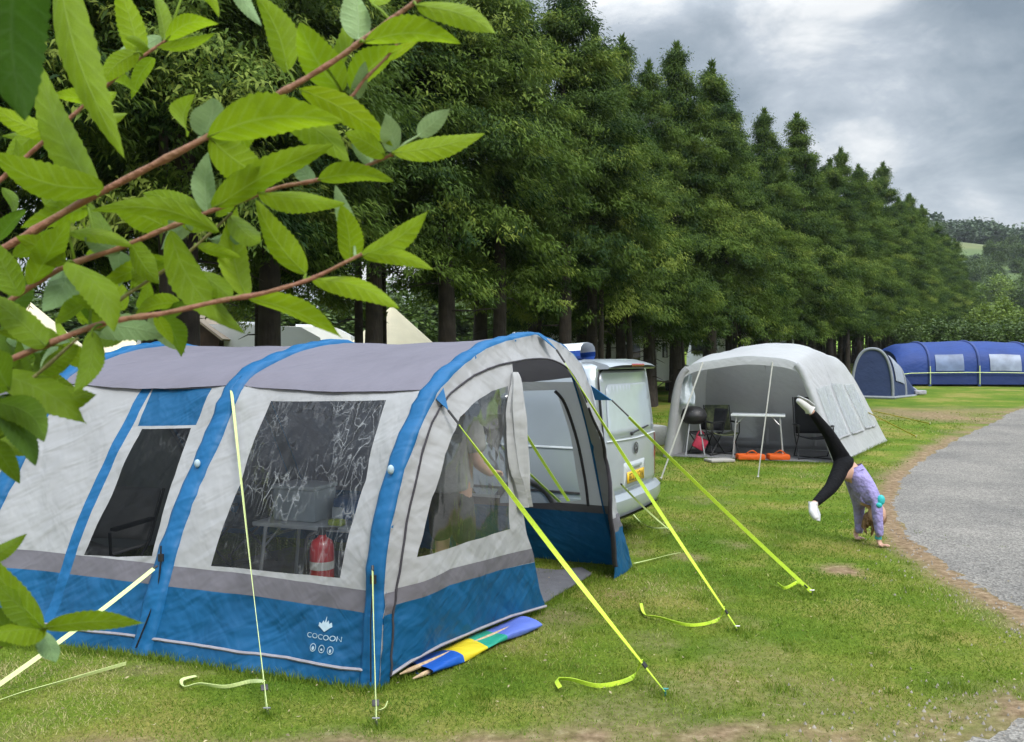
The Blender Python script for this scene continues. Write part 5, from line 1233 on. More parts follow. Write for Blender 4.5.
skin('shorts', [(MQ(0, 0, .93), .165), (MQ(0, 0, .86), .16), (MQ(.11, 0, .78), .115), (MQ(.12, .03, .45), .10), (MQ(-.11, 0, .78), .115), (MQ(-.12, .03, .45), .10)], [(0, 1), (1, 2), (2, 3), (1, 4), (4, 5)],
     mat('dark_shorts', (.045, .05, .045), .85, .3, 14, .4, 18), man, root=1)
# ------------------------------------------------------------------ conifers
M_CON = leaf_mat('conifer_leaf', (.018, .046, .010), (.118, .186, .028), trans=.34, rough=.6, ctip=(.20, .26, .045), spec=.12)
M_BARK = mat('conifer_bark', (.036, .028, .022), .95, .35, 5, .9, 22, stretch=(1, 1, .18), bdist=.03)
def crown_np(seed, H, zb, R, nb=125, ncl=12, nst=76, topy=.98):
    r = np.random.default_rng(seed)
    Z = zb+(H-zb)*r.random(nb)**1.05; h = (Z-zb)/(H-zb)
    phi = np.arange(nb)*2.39996+r.normal(0, .35, nb)
    prof = R*np.clip((1-h), 0.02, 1)**topy*np.clip(.62+h*2.4, 0, 1)
    L = prof*r.uniform(.62, 1.30, nb)+.15
    hue = r.normal(0, .23, nb)
    V = []; T = []
    for b in range(nb):
        rad = np.array([math.cos(phi[b]), math.sin(phi[b]), 0]); sd = np.array([-rad[1], rad[0], 0])
        n = max(4, int(ncl*min(1.2, .35+L[b]/2.2)))
        tau = .25+.80*r.random(n)**.6
        up = (.15+.75*h[b])*L[b]; droop = (.55-.35*h[b])*L[b]
        sidew = .34*L[b]*(.35+tau)*r.normal(0, .6, n)
        c = rad*(L[b]*tau)[:, None]+sd*sidew[:, None]; c[:, 2] += Z[b]+up*tau-droop*tau**2.2-.30*np.abs(sidew)+r.normal(0, .06, n)
        for j in range(n):
            m = nst; sc = .11+.09*r.random()
            root = c[j]+r.normal(0, 1, (m, 3))*np.array([sc, sc, sc*.55])
            d = rad*r.uniform(.2, 1.0, (m, 1))+sd*r.normal(0, .55, (m, 1))+np.array([0, 0, 1])*r.uniform(-.95, .15+.5*h[b], (m, 1))
            d /= np.linalg.norm(d, axis=1, keepdims=True)
            ln = r.uniform(.06, .17, (m, 1)); wd = r.uniform(.011, .024, (m, 1))
            nrm = (root-c[j])/(np.linalg.norm(root-c[j], axis=1, keepdims=True)+1e-6)*.9+np.array([0, 0, .7])+rad*.35+r.normal(0, .28, (m, 3))
            s = np.cross(d, nrm); s /= np.linalg.norm(s, axis=1, keepdims=True)+1e-6
            bend = np.array([0, 0, -1.0])*ln*.30
            q = np.stack([root, root+d*ln*.45+s*wd, root+d*ln+bend, root+d*ln*.45-s*wd], 1)
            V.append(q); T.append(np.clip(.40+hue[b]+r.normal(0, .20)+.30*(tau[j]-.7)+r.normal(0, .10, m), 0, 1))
    # leader shoots at the very top
    for k in range(14):
        m = 40; z = H-1.4+2.0*r.random(m); a = r.random(m)*6.28; rr = np.clip((H+.7-z)*.16, .02, .4)*r.random(m)
        root = np.stack([np.cos(a)*rr, np.sin(a)*rr, z-.1], -1); d = np.stack([np.cos(a)*.5, np.sin(a)*.5, np.full(m, .75)], -1)+r.normal(0, .25, (m, 3)); d /= np.linalg.norm(d, axis=1, keepdims=True)
        s = np.cross(d, r.normal(0, 1, (m, 3))); s /= np.linalg.norm(s, axis=1, keepdims=True)+1e-6; ln = r.uniform(.12, .3, (m, 1)); wd = r.uniform(.02, .04, (m, 1))
        V.append(np.stack([root, root+d*ln*.45+s*wd, root+d*ln, root+d*ln*.45-s*wd], 1)); T.append(np.clip(r.normal(.5, .15, m), 0, 1))
    V = np.concatenate(V); T = np.concatenate(T); n = len(V)
    return V.reshape(-1, 3), np.arange(n*4).reshape(-1, 4), T
def trunk_mb(seed, H, zb, base, multi=1, r0=.23):
    rr = random.Random(seed); o = MB()
    for k in range(multi):
        ox, oy = (0, 0) if k == 0 else (rr.uniform(-.45, .45), rr.uniform(-.35, .35)); r1 = r0*(1 if k == 0 else rr.uniform(.5, .8)); hh = H*.93 if k == 0 else H*rr.uniform(.5, .7)
        lean = (rr.uniform(-.3, .3), rr.uniform(-.3, .3)); pts = []; rs = []
        for t in np.linspace(0, 1, 12):
            pts.append(Vector((base[0]+ox+lean[0]*t+.05*math.sin(7*t+k), base[1]+oy+lean[1]*t+.05*math.cos(6*t+seed), base[2]-.1+hh*t))); rs.append(r1*(1-.88*t)*(1+.45*math.exp(-t*hh/.35)))
        o.tube(pts, rs, 9)
        for j in range(16):                            # dead lower limbs and the boughs that carry the crown
            t = rr.uniform(.10, .85); p = pts[0].lerp(pts[-1], t); a = rr.uniform(0, 6.28); L = rr.uniform(.5, 1.5)*(1-.5*t)
            o.tube([p, p+Vector((math.cos(a)*L*.5, math.sin(a)*L*.5, -.02*L)), p+Vector((math.cos(a)*L, math.sin(a)*L, rr.uniform(-.3, .1)*L))], [.03*(1-.6*t), .02*(1-.6*t), .006], 5)
    return o
PROTO = []
for k, (H, zb, R, mlt) in enumerate(((12.7, 3.5, 2.7, 3), (12.1, 3.2, 2.9, 2), (13.0, 3.6, 2.55, 3), (12.3, 3.3, 2.9, 3), (12.7, 4.7, 2.7, 1), (12.3, 4.4, 2.8, 2))):
    t = thing('conifer', (0, 0, 0), 'x', 'tree', 'conifers in the long row behind the tents')
    trunk_mb(k, H, zb, (0, 0, 0), mlt).build('trunk', M_BARK, t)
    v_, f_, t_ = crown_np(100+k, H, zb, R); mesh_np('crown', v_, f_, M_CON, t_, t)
    PROTO.append(t)
R0 = Vector((5.1, 28.7)); RD = Vector((.537, .843)).normalized(); RN = Vector((-RD.y, RD.x))
rr = random.Random(5); used = set()
ORD = ['first', 'second', 'third', 'fourth', 'fifth', 'sixth', 'seventh', 'eighth', 'ninth', 'tenth', 'eleventh', 'twelfth', 'thirteenth', 'fourteenth', 'fifteenth', 'sixteenth', 'seventeenth', 'eighteenth', 'nineteenth', 'twentieth', 'twenty-first', 'twenty-second', 'twenty-third', 'twenty-fourth', 'twenty-fifth', 'twenty-sixth', 'twenty-seventh', 'twenty-eighth', 'twenty-ninth', 'thirtieth', 'thirty-first', 'thirty-second', 'thirty-third', 'thirty-fourth', 'thirty-fifth']
front_trees = []; t = -27.0
while t < 96:
    front_trees.append((t, rr.uniform(-.45, .45))); t += rr.uniform(1.9, 2.8)
back_trees = []; t = -30.0
while t < 96:
    back_trees.append((t, 2.9+rr.uniform(-.5, .6))); t += rr.uniform(2.6, 3.6)
def zone(px):
    return ('above the blue and grey awning' if px < 545 else 'behind the silver van' if px < 668 else 'behind the grey awning' if px < 845 else 'behind the navy dome tent' if px < 905 else 'above the long blue tent')
cnt = {}
lst = [(a, b, 'front') for a, b in front_trees]+[(a, b, 'back') for a, b in back_trees]
for n_i, (t, o_, rank) in enumerate(lst):
    p = R0+RD*t+RN*o_
    px = CX+F*p.x/p.y
    if px < -260: continue
    far = t > 70
    zn = zone(px); key = (zn, rank); cnt[key] = cnt.get(key, 0)+1; k = cnt[key]
    lab = '%s%s conifer from the left %s' % (ORD[k-1] if k <= len(ORD) else 'far', '' if rank == 'front' else ' back rank', zn)
    if px < 20: lab = 'tall %sconifer at the left edge behind the leafy branches' % ('' if rank == 'front' else 'back rank ')
    src = PROTO[(4+n_i % 2) if t < -4.5 else n_i % 4]; first = src.name not in used
    sc = rr.uniform(.84, 1.06)*(1.07 if t > 38 else 1)*(1 if rank == 'front' else .93); wd = rr.uniform(.92, 1.12)
    loc = (p.x, p.y, hgt(p.x, p.y)-.03); rz = rr.uniform(0, 6.28)
    if first: used.add(src.name); src.location = loc; src.rotation_euler.z = rz; src.scale = (sc*wd, sc*wd, sc); src['label'] = lab
    else: copy_tree(src, loc, rz, (sc*wd, sc*wd, sc), lab)
# ------------------------------------------------------------------ broadleaf trees and hedges
M_BROAD = leaf_mat('broad_leaf', (.035, .070, .016), (.105, .165, .03), trans=.25, ctip=(.16, .22, .04)); M_LIME = leaf_mat('lime_leaf', (.09, .15, .02), (.22, .30, .04), trans=.3)
M_GREYGREEN = leaf_mat('greygreen_leaf', (.05, .085, .045), (.10, .145, .07), trans=.2)  # fading of far trees put into the leaf colour as grey
def blob_np(seed, R, H, zb, ncl=70, m=60, leaf=.28):
    r = np.random.default_rng(seed); V = []; T = []
    for c in range(ncl):
        u = r.normal(0, 1, 3); u /= np.linalg.norm(u); u *= r.random()**.35
        cen = np.array([u[0]*R, u[1]*R, zb+(H-zb)*(.5+.5*u[2])]); sc = R*.23*(.6+.8*r.random()); hue = r.normal(.45, .18)
        root = cen+r.normal(0, 1, (m, 3))*sc*np.array([.6, .6, .5]); d = r.normal(0, 1, (m, 3)); d[:, 2] *= .5; d /= np.linalg.norm(d, axis=1, keepdims=True)
        nrm = np.array([0, 0, 1.])+r.normal(0, .5, (m, 3)); s = np.cross(d, nrm); s /= np.linalg.norm(s, axis=1, keepdims=True)+1e-6
        ln = leaf*r.uniform(.6, 1.3, (m, 1))
        V.append(np.stack([root, root+d*ln*.5+s*ln*.35, root+d*ln, root+d*ln*.5-s*ln*.35], 1)); T.append(np.clip(hue+r.normal(0, .12, m), 0, 1))
    V = np.concatenate(V); T = np.concatenate(T); return V.reshape(-1, 3), np.arange(len(V)*4).reshape(-1, 4), T
BPROTO = []
for k, (R, H, zb, mt) in enumerate(((2.6, 5.2, .3, M_BROAD), (3.0, 6.0, .5, M_BROAD), (2.8, 5.6, .4, M_LIME), (3.2, 5.0, .2, M_GREYGREEN))):
    t = thing('broadleaf_tree', (0, 0, 0), 'x', 'tree')
    trunk_mb(40+k, H*.8, zb, (0, 0, 0), 2, .14).build('trunk', M_BARK, t)
    v_, f_, t_ = blob_np(200+k, R, H, zb, 95, 60, .30); mesh_np('crown', v_, f_, mt, t_, t); BPROTO.append(t)
busd = set()
def broad(k, x, y, z, sc, lab, group):
    s_ = BPROTO[k]; rz = rr.uniform(0, 6.28); sc = sc if isinstance(sc, tuple) else (sc, sc, sc)
    if s_.name not in busd: busd.add(s_.name); s_.location = (x, y, z); s_.rotation_euler.z = rz; s_.scale = sc; tag(s_, lab, 'tree', group)
    else: copy_tree(s_, (x, y, z), rz, sc, lab, group)
# hedge trees right behind the blue tunnel tent
for i, px in enumerate(range(925, 1090, 15)):
    d = 50+rr.uniform(-1.5, 3); p = P(px, 360, d); broad(0 if i % 3 else 1, p.x, d, hgt(p.x, d), rr.uniform(.50, .62), '%s dark bush from the left in the hedge right behind the long blue tent' % ORD[i], 'hedge behind the long blue tent')
for i, px in enumerate(range(950, 1090, 21)):
    d = 66+rr.uniform(-2, 3); p = P(px, 360, d); broad(1 if i % 2 else 0, p.x, d, hgt(p.x, d), rr.uniform(.42, .55), '%s dark tree from the left in the taller belt beyond the hedge' % ORD[i], 'taller belt behind the hedge')
for i, (px, d, sc) in enumerate(((985, 80, .86), (1003, 84, .98), (1024, 79, .80), (966, 88, .74))):
    p = P(px, 360, d); broad(2, p.x, d, hgt(p.x, d), sc, '%s bright lime green bush behind the hedge of the blue tent' % ('second', 'third', 'fourth', 'first')[i], 'lime green bushes behind the hedge')
# wood behind the caravans seen between the conifer trunks
for i in range(34):
    px = -140+i*24; d = 46+rr.uniform(-3, 4) + max(0, (px-300))*.05; p = P(px, 360, d)
    if px > 800: continue
    broad(i % 2, p.x, d, hgt(p.x, d), (1.15, 1.15, rr.uniform(.72, 1.0)), '%s bush from the left in the far hedge between the conifer trunks' % ORD[i], 'far hedge behind the conifer row')
# ------------------------------------------------------------------ hillside
def hill(x, y):
    t = max(0, min(1, (y-120)/240)); s = t*t*(3-2*t); return hgt(x, 118)-1.5+(50+6*math.sin(x*.018+1.0)+3*math.sin(x*.05))*s*min(1, max(.15, .55+x/300))
hx = np.linspace(-200, 520, 73); hy = np.linspace(112, 420, 50)
XX, YY = np.meshgrid(hx, hy); ZZ = np.vectorize(hill)(XX, YY)
ix = np.arange(XX.size).reshape(XX.shape); hf = np.stack([ix[:-1, :-1], ix[:-1, 1:], ix[1:, 1:], ix[1:, :-1]], -1).reshape(-1, 4)
m, nt_, out_ = new_mat('hill_fields'); b_ = N(nt_, 'ShaderNodeBsdfPrincipled', Roughness=.95); nt_.links.new(b_.outputs[0], out_.inputs[0]); tcg = N(nt_, 'ShaderNodeTexCoord')
sy_ = N(nt_, 'ShaderNodeSeparateXYZ'); nt_.links.new(tcg.outputs['Object'], sy_.inputs[0]); wob = N(nt_, 'ShaderNodeMath', _operation='MULTIPLY_ADD'); nt_.links.new(gn(.02, 3), wob.inputs[0]); wob.inputs[1].default_value = 40.0; nt_.links.new(sy_.outputs['Y'], wob.inputs[2])
fr_ = N(nt_, 'ShaderNodeMapRange'); fr_.inputs['From Min'].default_value = 130; fr_.inputs['From Max'].default_value = 400; nt_.links.new(wob.outputs[0], fr_.inputs[0])
fc = ramp(fr_.outputs[0], [(0, (.19, .32, .025)), (.38, (.18, .30, .03)), (.42, (.075, .12, .03)), (.60, (.085, .13, .035)), (.64, (.13, .15, .05)), (.71, (.12, .14, .05)), (.74, (.08, .12, .04)), (1, (.08, .12, .04))])
mg = N(nt_, 'ShaderNodeMixRGB', _blend_type='MULTIPLY', Fac=1.0); nt_.links.new(fc, mg.inputs[1]); nt_.links.new(ramp(gn(.08, 6), [(.3, (.8, .8, .8)), (.7, (1.15, 1.15, 1.1))]), mg.inputs[2]); nt_.links.new(mg.outputs[0], b_.inputs['Base Color'])
ho = mesh_np('hills', np.stack([XX, YY, ZZ], -1).reshape(-1, 3), hf, m, smooth=True); tag(ho, kind='structure')
hl = [(d, px) for d in (150, 185) for px in range(960, 1080, 26)]
k_ = 0
for i in range(60):
    d = rr.choice([124, 132, 205, 232, 240, 214, 222, 250, 258, 300]); px = rr.uniform(935, 1060); x = (px-CX)/F*d
    broad((3 if i == 0 else rr.choice([0, 1, 3, 1])), x, d, hill(x, d)-.4, rr.uniform(.55, .8) if d < 140 else rr.uniform(.8, 1.35), 'green tree growing on the hillside beyond the long blue tent', 'trees on the hillside')
for px, d, sc in ((1000, 192, 1.75), (1010, 200, 1.5), (972, 196, 1.1), (1034, 188, 1.6), (957, 180, 1.2)):
    x = (px-CX)/F*d; broad(2 if sc > 1.7 else 1, x, d, hill(x, d)-.5, sc, 'green tree growing on the hillside beyond the long blue tent', 'trees on the hillside')
V_ = []; F_ = []; T_ = []; off = 0
wr = np.random.default_rng(77)
for i in range(150):                                   # the wood along the hill top
    d = wr.uniform(318, 372); x = wr.uniform(.46, .72)*d; v, f, t_ = blob_np(900+i, wr.uniform(4, 7), wr.uniform(8, 12), .5, 16, 24, 1.5)
    V_.append(v+np.array([x, d, hill(x, d)-1])); F_.append(f+off); T_.append(t_); off += len(v)
tag(mesh_np('hilltop_wood', np.concatenate(V_), np.concatenate(F_), M_GREYGREEN, np.concatenate(T_)), 'grey green wood along the top of the far hill', 'wood', kind='stuff')
# ------------------------------------------------------------------ caravans, bell tents and shed behind the conifers
M_CARA = mat('caravan_white', (.74, .75, .76), .4, .05, 2, coat=.3)
def caravan(px, d, rz, label, L=5.4, H=2.62, W=2.25, name='caravan'):
    p = P(px, 360, d); z0 = hgt(p.x, d); t = thing(name, (p.x, d, z0), label, 'caravan', 'caravans behind the conifers'); R_ = Matrix.Translation((p.x, d, z0)) @ Matrix.Rotation(rz, 4, 'Z')
    pr = [(-L/2, .5), (-L/2+.03, 1.2), (-L/2+.35, H-.28), (-L/2+.9, H-.03), (0, H), (L/2-.8, H-.05), (L/2-.25, H-.35), (L/2, 1.3), (L/2, .5), (L/2-1.2, .42), (-L/2+1.2, .42)]
    o = MB(); o.strip([[R_ @ Vector((x, y, z)) for x, z in pr] for y in (-W/2, -W/2+.04, W/2-.04, W/2)], closed=True); n = len(pr); o.f += [tuple(range(n)), tuple(3*n+k for k in range(n))]; o.m += [0, 0]; o.build('body', M_CARA, t, angle=30)
    for x in (-1.5, .2, 1.7):
        for s_ in (-1, 1): o = MB(); o.box(None, (1.0, .02, .6), M=R_ @ Matrix.Translation((x, s_*(W/2+.012), 1.65)), bev=.008); o.build('window', M_VGLASS, t)
    o = MB(); o.box(None, (.02, 1.5, .6), M=R_ @ Matrix.Translation((-L/2-.0, 0, 1.62)), bev=.008); o.build('window', M_VGLASS, t)
    for s_ in (-1, 1):
        o = MB(); c = R_ @ Vector((0, s_*(W/2-.12), .32)); A_ = (R_.to_3x3() @ Vector((0, .1, 0))); o.tube([c-A_, c+A_], .32, 20); o.build('wheel', M_TYRE, t)
    o = MB(); o.box(None, (.7, .5, .12), M=R_ @ Matrix.Translation((.6, 0, H+.05)), bev=.03); o.build('roof_vent', M_CARA, t); return t
caravan(228, 25, .4, 'white caravan whose roof shows between conifer trunks left of the second blue arch'); caravan(290, 34, .1, 'low white caravan roof between conifer trunks, right of the larger caravan'); caravan(645, 36, 1.2, 'white caravan standing upright between conifer trunks right of the silver van', 6.0, 3.0); caravan(742, 44, .5, 'white caravan glimpsed between trunks above the grey awning roof'); caravan(575, 33, .3, 'white caravan behind the roof board of the silver van')
M_CREAM = fabric('cream_canvas', (.80, .70, .48), .85, .3, .05)
def bell(px, d, label, H=3.0, R=2.6):
    p = P(px, 360, d); z0 = hgt(p.x, d); t = thing('bell_tent', (p.x, d, z0), label, 'tent', 'cream bell tents behind the conifers')
    o = MB(); o.lathe((p.x, d, z0), [(R, 0), (R, .75), (R*1.03, .76), (R*.45, H*.66), (.06, H)], 16); o.build('canvas', M_CREAM, t, angle=20)
    o = MB(); a = Vector((p.x, d-R*.9, z0)); o.strip([[Vector((p.x-.5, d-R-.02, z0)), Vector((p.x+.5, d-R-.02, z0))], [Vector((p.x-.05, d-R*.62, z0+1.75)), Vector((p.x+.05, d-R*.62, z0+1.75))]]); o.build('door_flap', M_CREAM, t, solid=.02)
    o = MB(); o.tube([(p.x, d, z0+H-.05), (p.x, d, z0+H+.12)], .04, 8); o.build('pole_tip', M_WOOD, t)
bell(392, 30, 'cream bell tent with its peak between two conifer trunks above the blue awning', 3.3, 2.9); bell(118, 25, 'small cream bell tent left of the dark brown shed', 2.75, 1.6); bell(28, 22, 'cream bell tent at the left edge behind the leafy branch', 3.2, 2.8)
p = P(188, 360, 23.5); z0 = hgt(p.x, 23.5); sh = thing('shed', (p.x, 23.5, z0), 'dark brown wooden shed with a pale roof edge behind the conifers', 'shed'); M_SHED = mat('brown_boards', (.05, .028, .018), .85, .3, 4, .5, 12, stretch=(1, 1, 6))
o = MB(); o.box((p.x, 24.3, z0+1.15), (1.7, 1.6, 2.3)); o.add([(p.x-.85, 23.5, z0+2.3), (p.x+.85, 23.5, z0+2.3), (p.x, 23.5, z0+2.95), (p.x-.85, 25.1, z0+2.3), (p.x+.85, 25.1, z0+2.3), (p.x, 25.1, z0+2.95)], [(0, 1, 2), (3, 5, 4)]); o.build('wall', M_SHED, sh, smooth=False)
o = MB(); o.strip([[(p.x+s_*1.0, y, z0+2.22), (p.x, y, z0+3.0)] for y in (23.3, 25.3) for s_ in (-1,)]); o.strip([[(p.x+1.0, y, z0+2.22), (p.x, y, z0+3.0)] for y in (23.3, 25.3)]); o.v = [Vector(v) for v in o.v]; o.build('roof', mat('felt', (.34, .27, .20), .9), sh, smooth=False, solid=.06)
o = MB(); o.box((p.x+.1, 23.47, z0+1.0), (.8, .04, 1.9)); o.build('door', M_SHED, sh)
# ------------------------------------------------------------------ leafy branches close to the lens
M_FL = leaf_mat('forsythia_leaf', (.045, .115, .008), (.285, .425, .010), trans=.55, rough=.5, ctip=(.44, .53, .012), spec=.22, vein=True)
M_FU = leaf_mat('forsythia_underside', (.17, .28, .11), (.32, .46, .20), trans=.3, rough=.6, vein=True)
M_TWIG = mat('twig_bark', (.22, .12, .06), .7, .3, 40, .5, 120, col2=(.30, .13, .085)); M_TWIG2 = mat('green_twig', (.15, .14, .045), .7, .3, 30, .4, 120)
DB = .80
shrub = thing('leafy_shrub', P(-60, 420, DB), 'bright green serrated leaves on reddish brown branches reaching in from the left', 'shrub')
BR = {  # name: (pixel path, start radius px, end radius px, material)
 1: ([(-30, 262), (0, 250), (25, 236), (75, 206), (140, 172), (205, 138), (262, 103), (300, 82), (340, 57), (360, 42), (400, 13), (436, -14)], 5.0, 3.0, M_TWIG, 0),
 2: ([(-20, 318), (0, 307), (60, 269), (120, 248), (160, 231), (191, 219), (211, 211), (249, 198), (280, 187), (313, 181), (355, 170), (393, 154)], 4.0, 2.0, M_TWIG, .02),
 3: ([(-20, 372), (0, 364), (36, 349), (89, 328), (125, 319), (166, 313), (219, 301), (260, 294), (296, 284), (318, 276), (348, 261), (362, 254)], 4.2, 2.0, M_TWIG, -.03),
 4: ([(96, 322), (121, 299), (175, 263), (207, 236), (232, 213)], 2.6, 1.6, M_TWIG2, .03),
 5: ([(-10, 190), (9, 172), (53, 133), (89, 101), (113, 80), (139, 59), (168, 39)], 3.2, 1.8, M_TWIG, .06),
 6: ([(322, 118), (350, 98), (364, 80), (386, 58), (400, 40)], 2.6, 1.6, M_TWIG, .03),
 7: ([(-20, 655), (10, 642), (46, 627)], 3.0, 2.0, M_TWIG2, .0),
 8: ([(-20, 436), (8, 398), (40, 372), (78, 338)], 2.6, 1.8, M_TWIG2, -.04),
}
# (branch, base, tip, width, tone 0 dark .. 1 yellow green / 2 = pale underside, depth offset, sideways bow px, roll)
LV = [
 (5, (22, -50), (14, 112), 92, .12, -.28, 8, .2), (5, (58, -40), (113, 148), 40, .72, -.06, 10, -.2), (5, (97, 196), (38, 60), 40, .62, -.03, -8, .3), (5, (104, 188), (-12, 146), 40, .66, -.05, -14, .3), (5, (56, 136), (-12, 104), 24, .8, .0, -3, .2),
 (5, (139, 57), (116, -10), 30, .78, .06, 3, .1), (5, (166, 40), (148, -12), 18, .72, .08, 2, .4), (5, (166, 40), (223, 17), 21, .85, .05, -7, .2), (5, (158, 48), (210, 36), 13, .75, .06, 3, .2), (5, (138, 52), (101, 84), 24, .75, .05, 4, .2), (5, (186, -14), (220, 18), 14, .8, .07, -8, .1), (5, (232, -30), (262, 28), 18, 2.2, .08, 4, .1),
 (5, (95, 100), (92, 112), 10, 2.3, .06, 0, .0),
 (1, (203, 136), (210, 94), 34, 2.5, .02, 4, .3), (1, (208, 137), (340, 124), 46, .68, -.03, -12, .25), (1, (210, 138), (268, 184), 44, .66, .0, 3, -.2), (1, (282, 112), (347, 156), 36, .6, .02, -6, .3), (1, (288, 72), (252, -8), 36, .78, .03, 6, .2), (1, (342, 92), (302, 18), 44, .74, .03, -6, -.2),
 (1, (358, 40), (352, -16), 34, 2.6, .03, 3, .3), (1, (364, 42), (462, 46), 30, .8, -.03, -10, .35), (1, (416, 5), (504, 46), 27, .85, -.01, -8, .2), (1, (372, 4), (395, -25), 22, .8, .03, 2, .2), (1, (330, 80), (372, -6), 20, .7, .06, 4, .4), (1, (256, 110), (236, 160), 26, .5, .05, 3, .2),
 (6, (352, 92), (398, 38), 32, .7, .05, -3, .3), (6, (300, 89), (392, 148), 32, .78, -.02, -6, .25), (6, (384, 60), (420, 42), 12, .9, .06, 0, .2), (6, (356, 100), (366, 64), 16, 2.4, .06, 0, .3),
 (2, (393, 153), (484, 129), 26, .85, .0, 4, .25), (2, (418, 136), (448, 109), 22, 2.8, .03, 0, .2), (2, (396, 152), (388, 118), 24, 2.6, .03, 0, .3), (2, (386, 156), (342, 132), 24, .8, .02, 2, .2), (2, (372, 163), (352, 144), 16, 2.5, .03, 0, .1), (2, (318, 180), (394, 172), 24, .8, .0, -4, .3), (2, (216, 207), (334, 146), 34, .72, -.01, -5, .2), (2, (258, 193), (350, 219), 26, .72, .0, -4, .3), (2, (313, 183), (290, 158), 20, 2.4, .04, 0, .1),
 (2, (207, 213), (208, 152), 26, 2.3, .02, -2, .3), (2, (211, 210), (268, 164), 26, .65, .03, -3, .2), (2, (219, 232), (96, 208), 24, .66, -.03, 12, .45), (2, (168, 228), (112, 206), 36, .62, .03, 2, .2), (2, (202, 214), (140, 190), 26, .62, .05, 2, .2), (2, (68, 232), (134, 247), 17, .75, .02, -4, .4), (2, (130, 240), (160, 284), 26, .6, .02, 3, .2), (2, (120, 252), (86, 240), 26, 2.3, .03, 0, .4), (2, (118, 250), (122, 282), 24, 2.2, .04, 0, .3), (2, (66, 262), (114, 330), 36, .42, -.05, -12, .3), (2, (66, 262), (22, 236), 30, .5, .0, 0, .2), (2, (30, 288), (70, 210), 30, .6, .02, 0, .3), (2, (20, 296), (-12, 240), 34, .45, -.05, 0, .3),
 (2, (70, 262), (44, 318), 34, 2.05, .04, -4, .3), (2, (44, 205), (82, 178), 26, .66, .03, 0, .2), (2, (88, 208), (28, 222), 28, .7, .04, 0, .2),
 (4, (170, 230), (230, 336), 38, .45, -.03, 10, .4), (4, (186, 268), (240, 314), 28, .55, .03, -5, .3), (4, (174, 263), (106, 280), 24, .68, .03, 4, .3), (4, (228, 215), (270, 262), 26, .65, .04, 0, .3), (4, (150, 280), (132, 262), 22, .7, .04, 0, .2), (4, (196, 246), (236, 258), 14, .8, .04, 0, .2), (4, (210, 240), (262, 236), 14, 2.2, .05, 0, .2),
 (3, (306, 274), (255, 200), 32, .74, -.01, -6, .25), (3, (246, 296), (231, 220), 34, .66, .02, -6, .2), (3, (350, 262), (344, 204), 30, .72, .0, 2, .2), (3, (354, 242), (336, 184), 20, 2.6, .02, 0, .2), (3, (361, 256), (430, 212), 26, .86, -.01, 5, .3), (3, (362, 256), (432, 269), 18, .82, .0, -6, .3), (3, (312, 279), (398, 306), 24, .76, -.01, -7, .25), (3, (248, 298), (344, 332), 24, .72, .0, -4, .4), (3, (86, 326), (166, 336), 32, 2.05, .02, -4, .3), (3, (156, 315), (173, 345), 15, .6, -.02, 0, .2), (3, (92, 330), (76, 398), 26, .32, -.05, -6, .3), (3, (92, 300), (46, 322), 20, .45, .0, 0, .3), (3, (120, 318), (72, 296), 22, .4, .0, 2, .2), (3, (46, 346), (-14, 300), 34, .45, -.04, 3, .3), (3, (60, 340), (2, 330), 24, .5, .0, 0, .3), (3, (100, 330), (98, 296), 22, .5, .02, 0, .2), (3, (60, 345), (95, 372), 24, .55, .02, 0, .2),
 (8, (-6, 372), (80, 430), 40, .34, -.06, -10, .3), (8, (-8, 402), (60, 446), 34, .12, -.08, -10, .3), (8, (0, 410), (36, 466), 26, .1, -.07, -5, .2), (8, (40, 372), (80, 346), 24, .4, -.02, 0, .3), (8, (10, 390), (-16, 350), 44, .35, -.06, 0, .3), (8, (20, 385), (92, 392), 36, .42, -.03, 8, .4), (8, (-10, 440), (20, 482), 24, .4, -.06, 0, .3), (8, (-14, 430), (30, 410), 30, .2, -.06, 0, .3),
 (7, (44, 628), (-6, 548), 26, .5, -.03, -6, .3), (7, (44, 628), (142, 625), 22, .62, -.02, -4, .3), (7, (44, 627), (-8, 584), 28, .45, -.02, 0, .3), (7, (46, 630), (-14, 636), 24, .55, -.02, 3, .4), (7, (44, 632), (54, 668), 22, 2.0, .02, 0, .2), (7, (20, 640), (-14, 610), 32, .25, .0, 0, .3), (7, (16, 640), (4, 560), 22, .5, .02, 8, .3), (7, (-12, 560), (22, 540), 18, .4, -.02, 0, .2),
]
rl_ = random.Random(31)
for _ in range(70):                                   # smaller leaves further back on the same stems
    br_ = rl_.choice((1, 2, 2, 3, 3, 4, 5, 8, 8)); pth_ = [p for p in BR[br_][0] if p[0] < 215] or BR[br_][0]
    x_, y_ = rl_.choice(pth_); x_ += rl_.uniform(-18, 18); y_ += rl_.uniform(-10, 10); a_ = rl_.uniform(0, 6.28); L_ = rl_.uniform(28, 58)
    if y_ < 20: continue
    tone_ = rl_.choice((.25, .4, .5, .6, .65, .7, 2.1, 2.4)) if x_ > 40 else rl_.choice((.12, .25, .4, .5))
    LV.append((br_, (x_, y_), (x_+math.cos(a_)*L_, y_+math.sin(a_)*L_*.8), L_*rl_.uniform(.32, .46), tone_, rl_.uniform(.06, .22), rl_.uniform(-6, 6), rl_.uniform(.1, .6)))
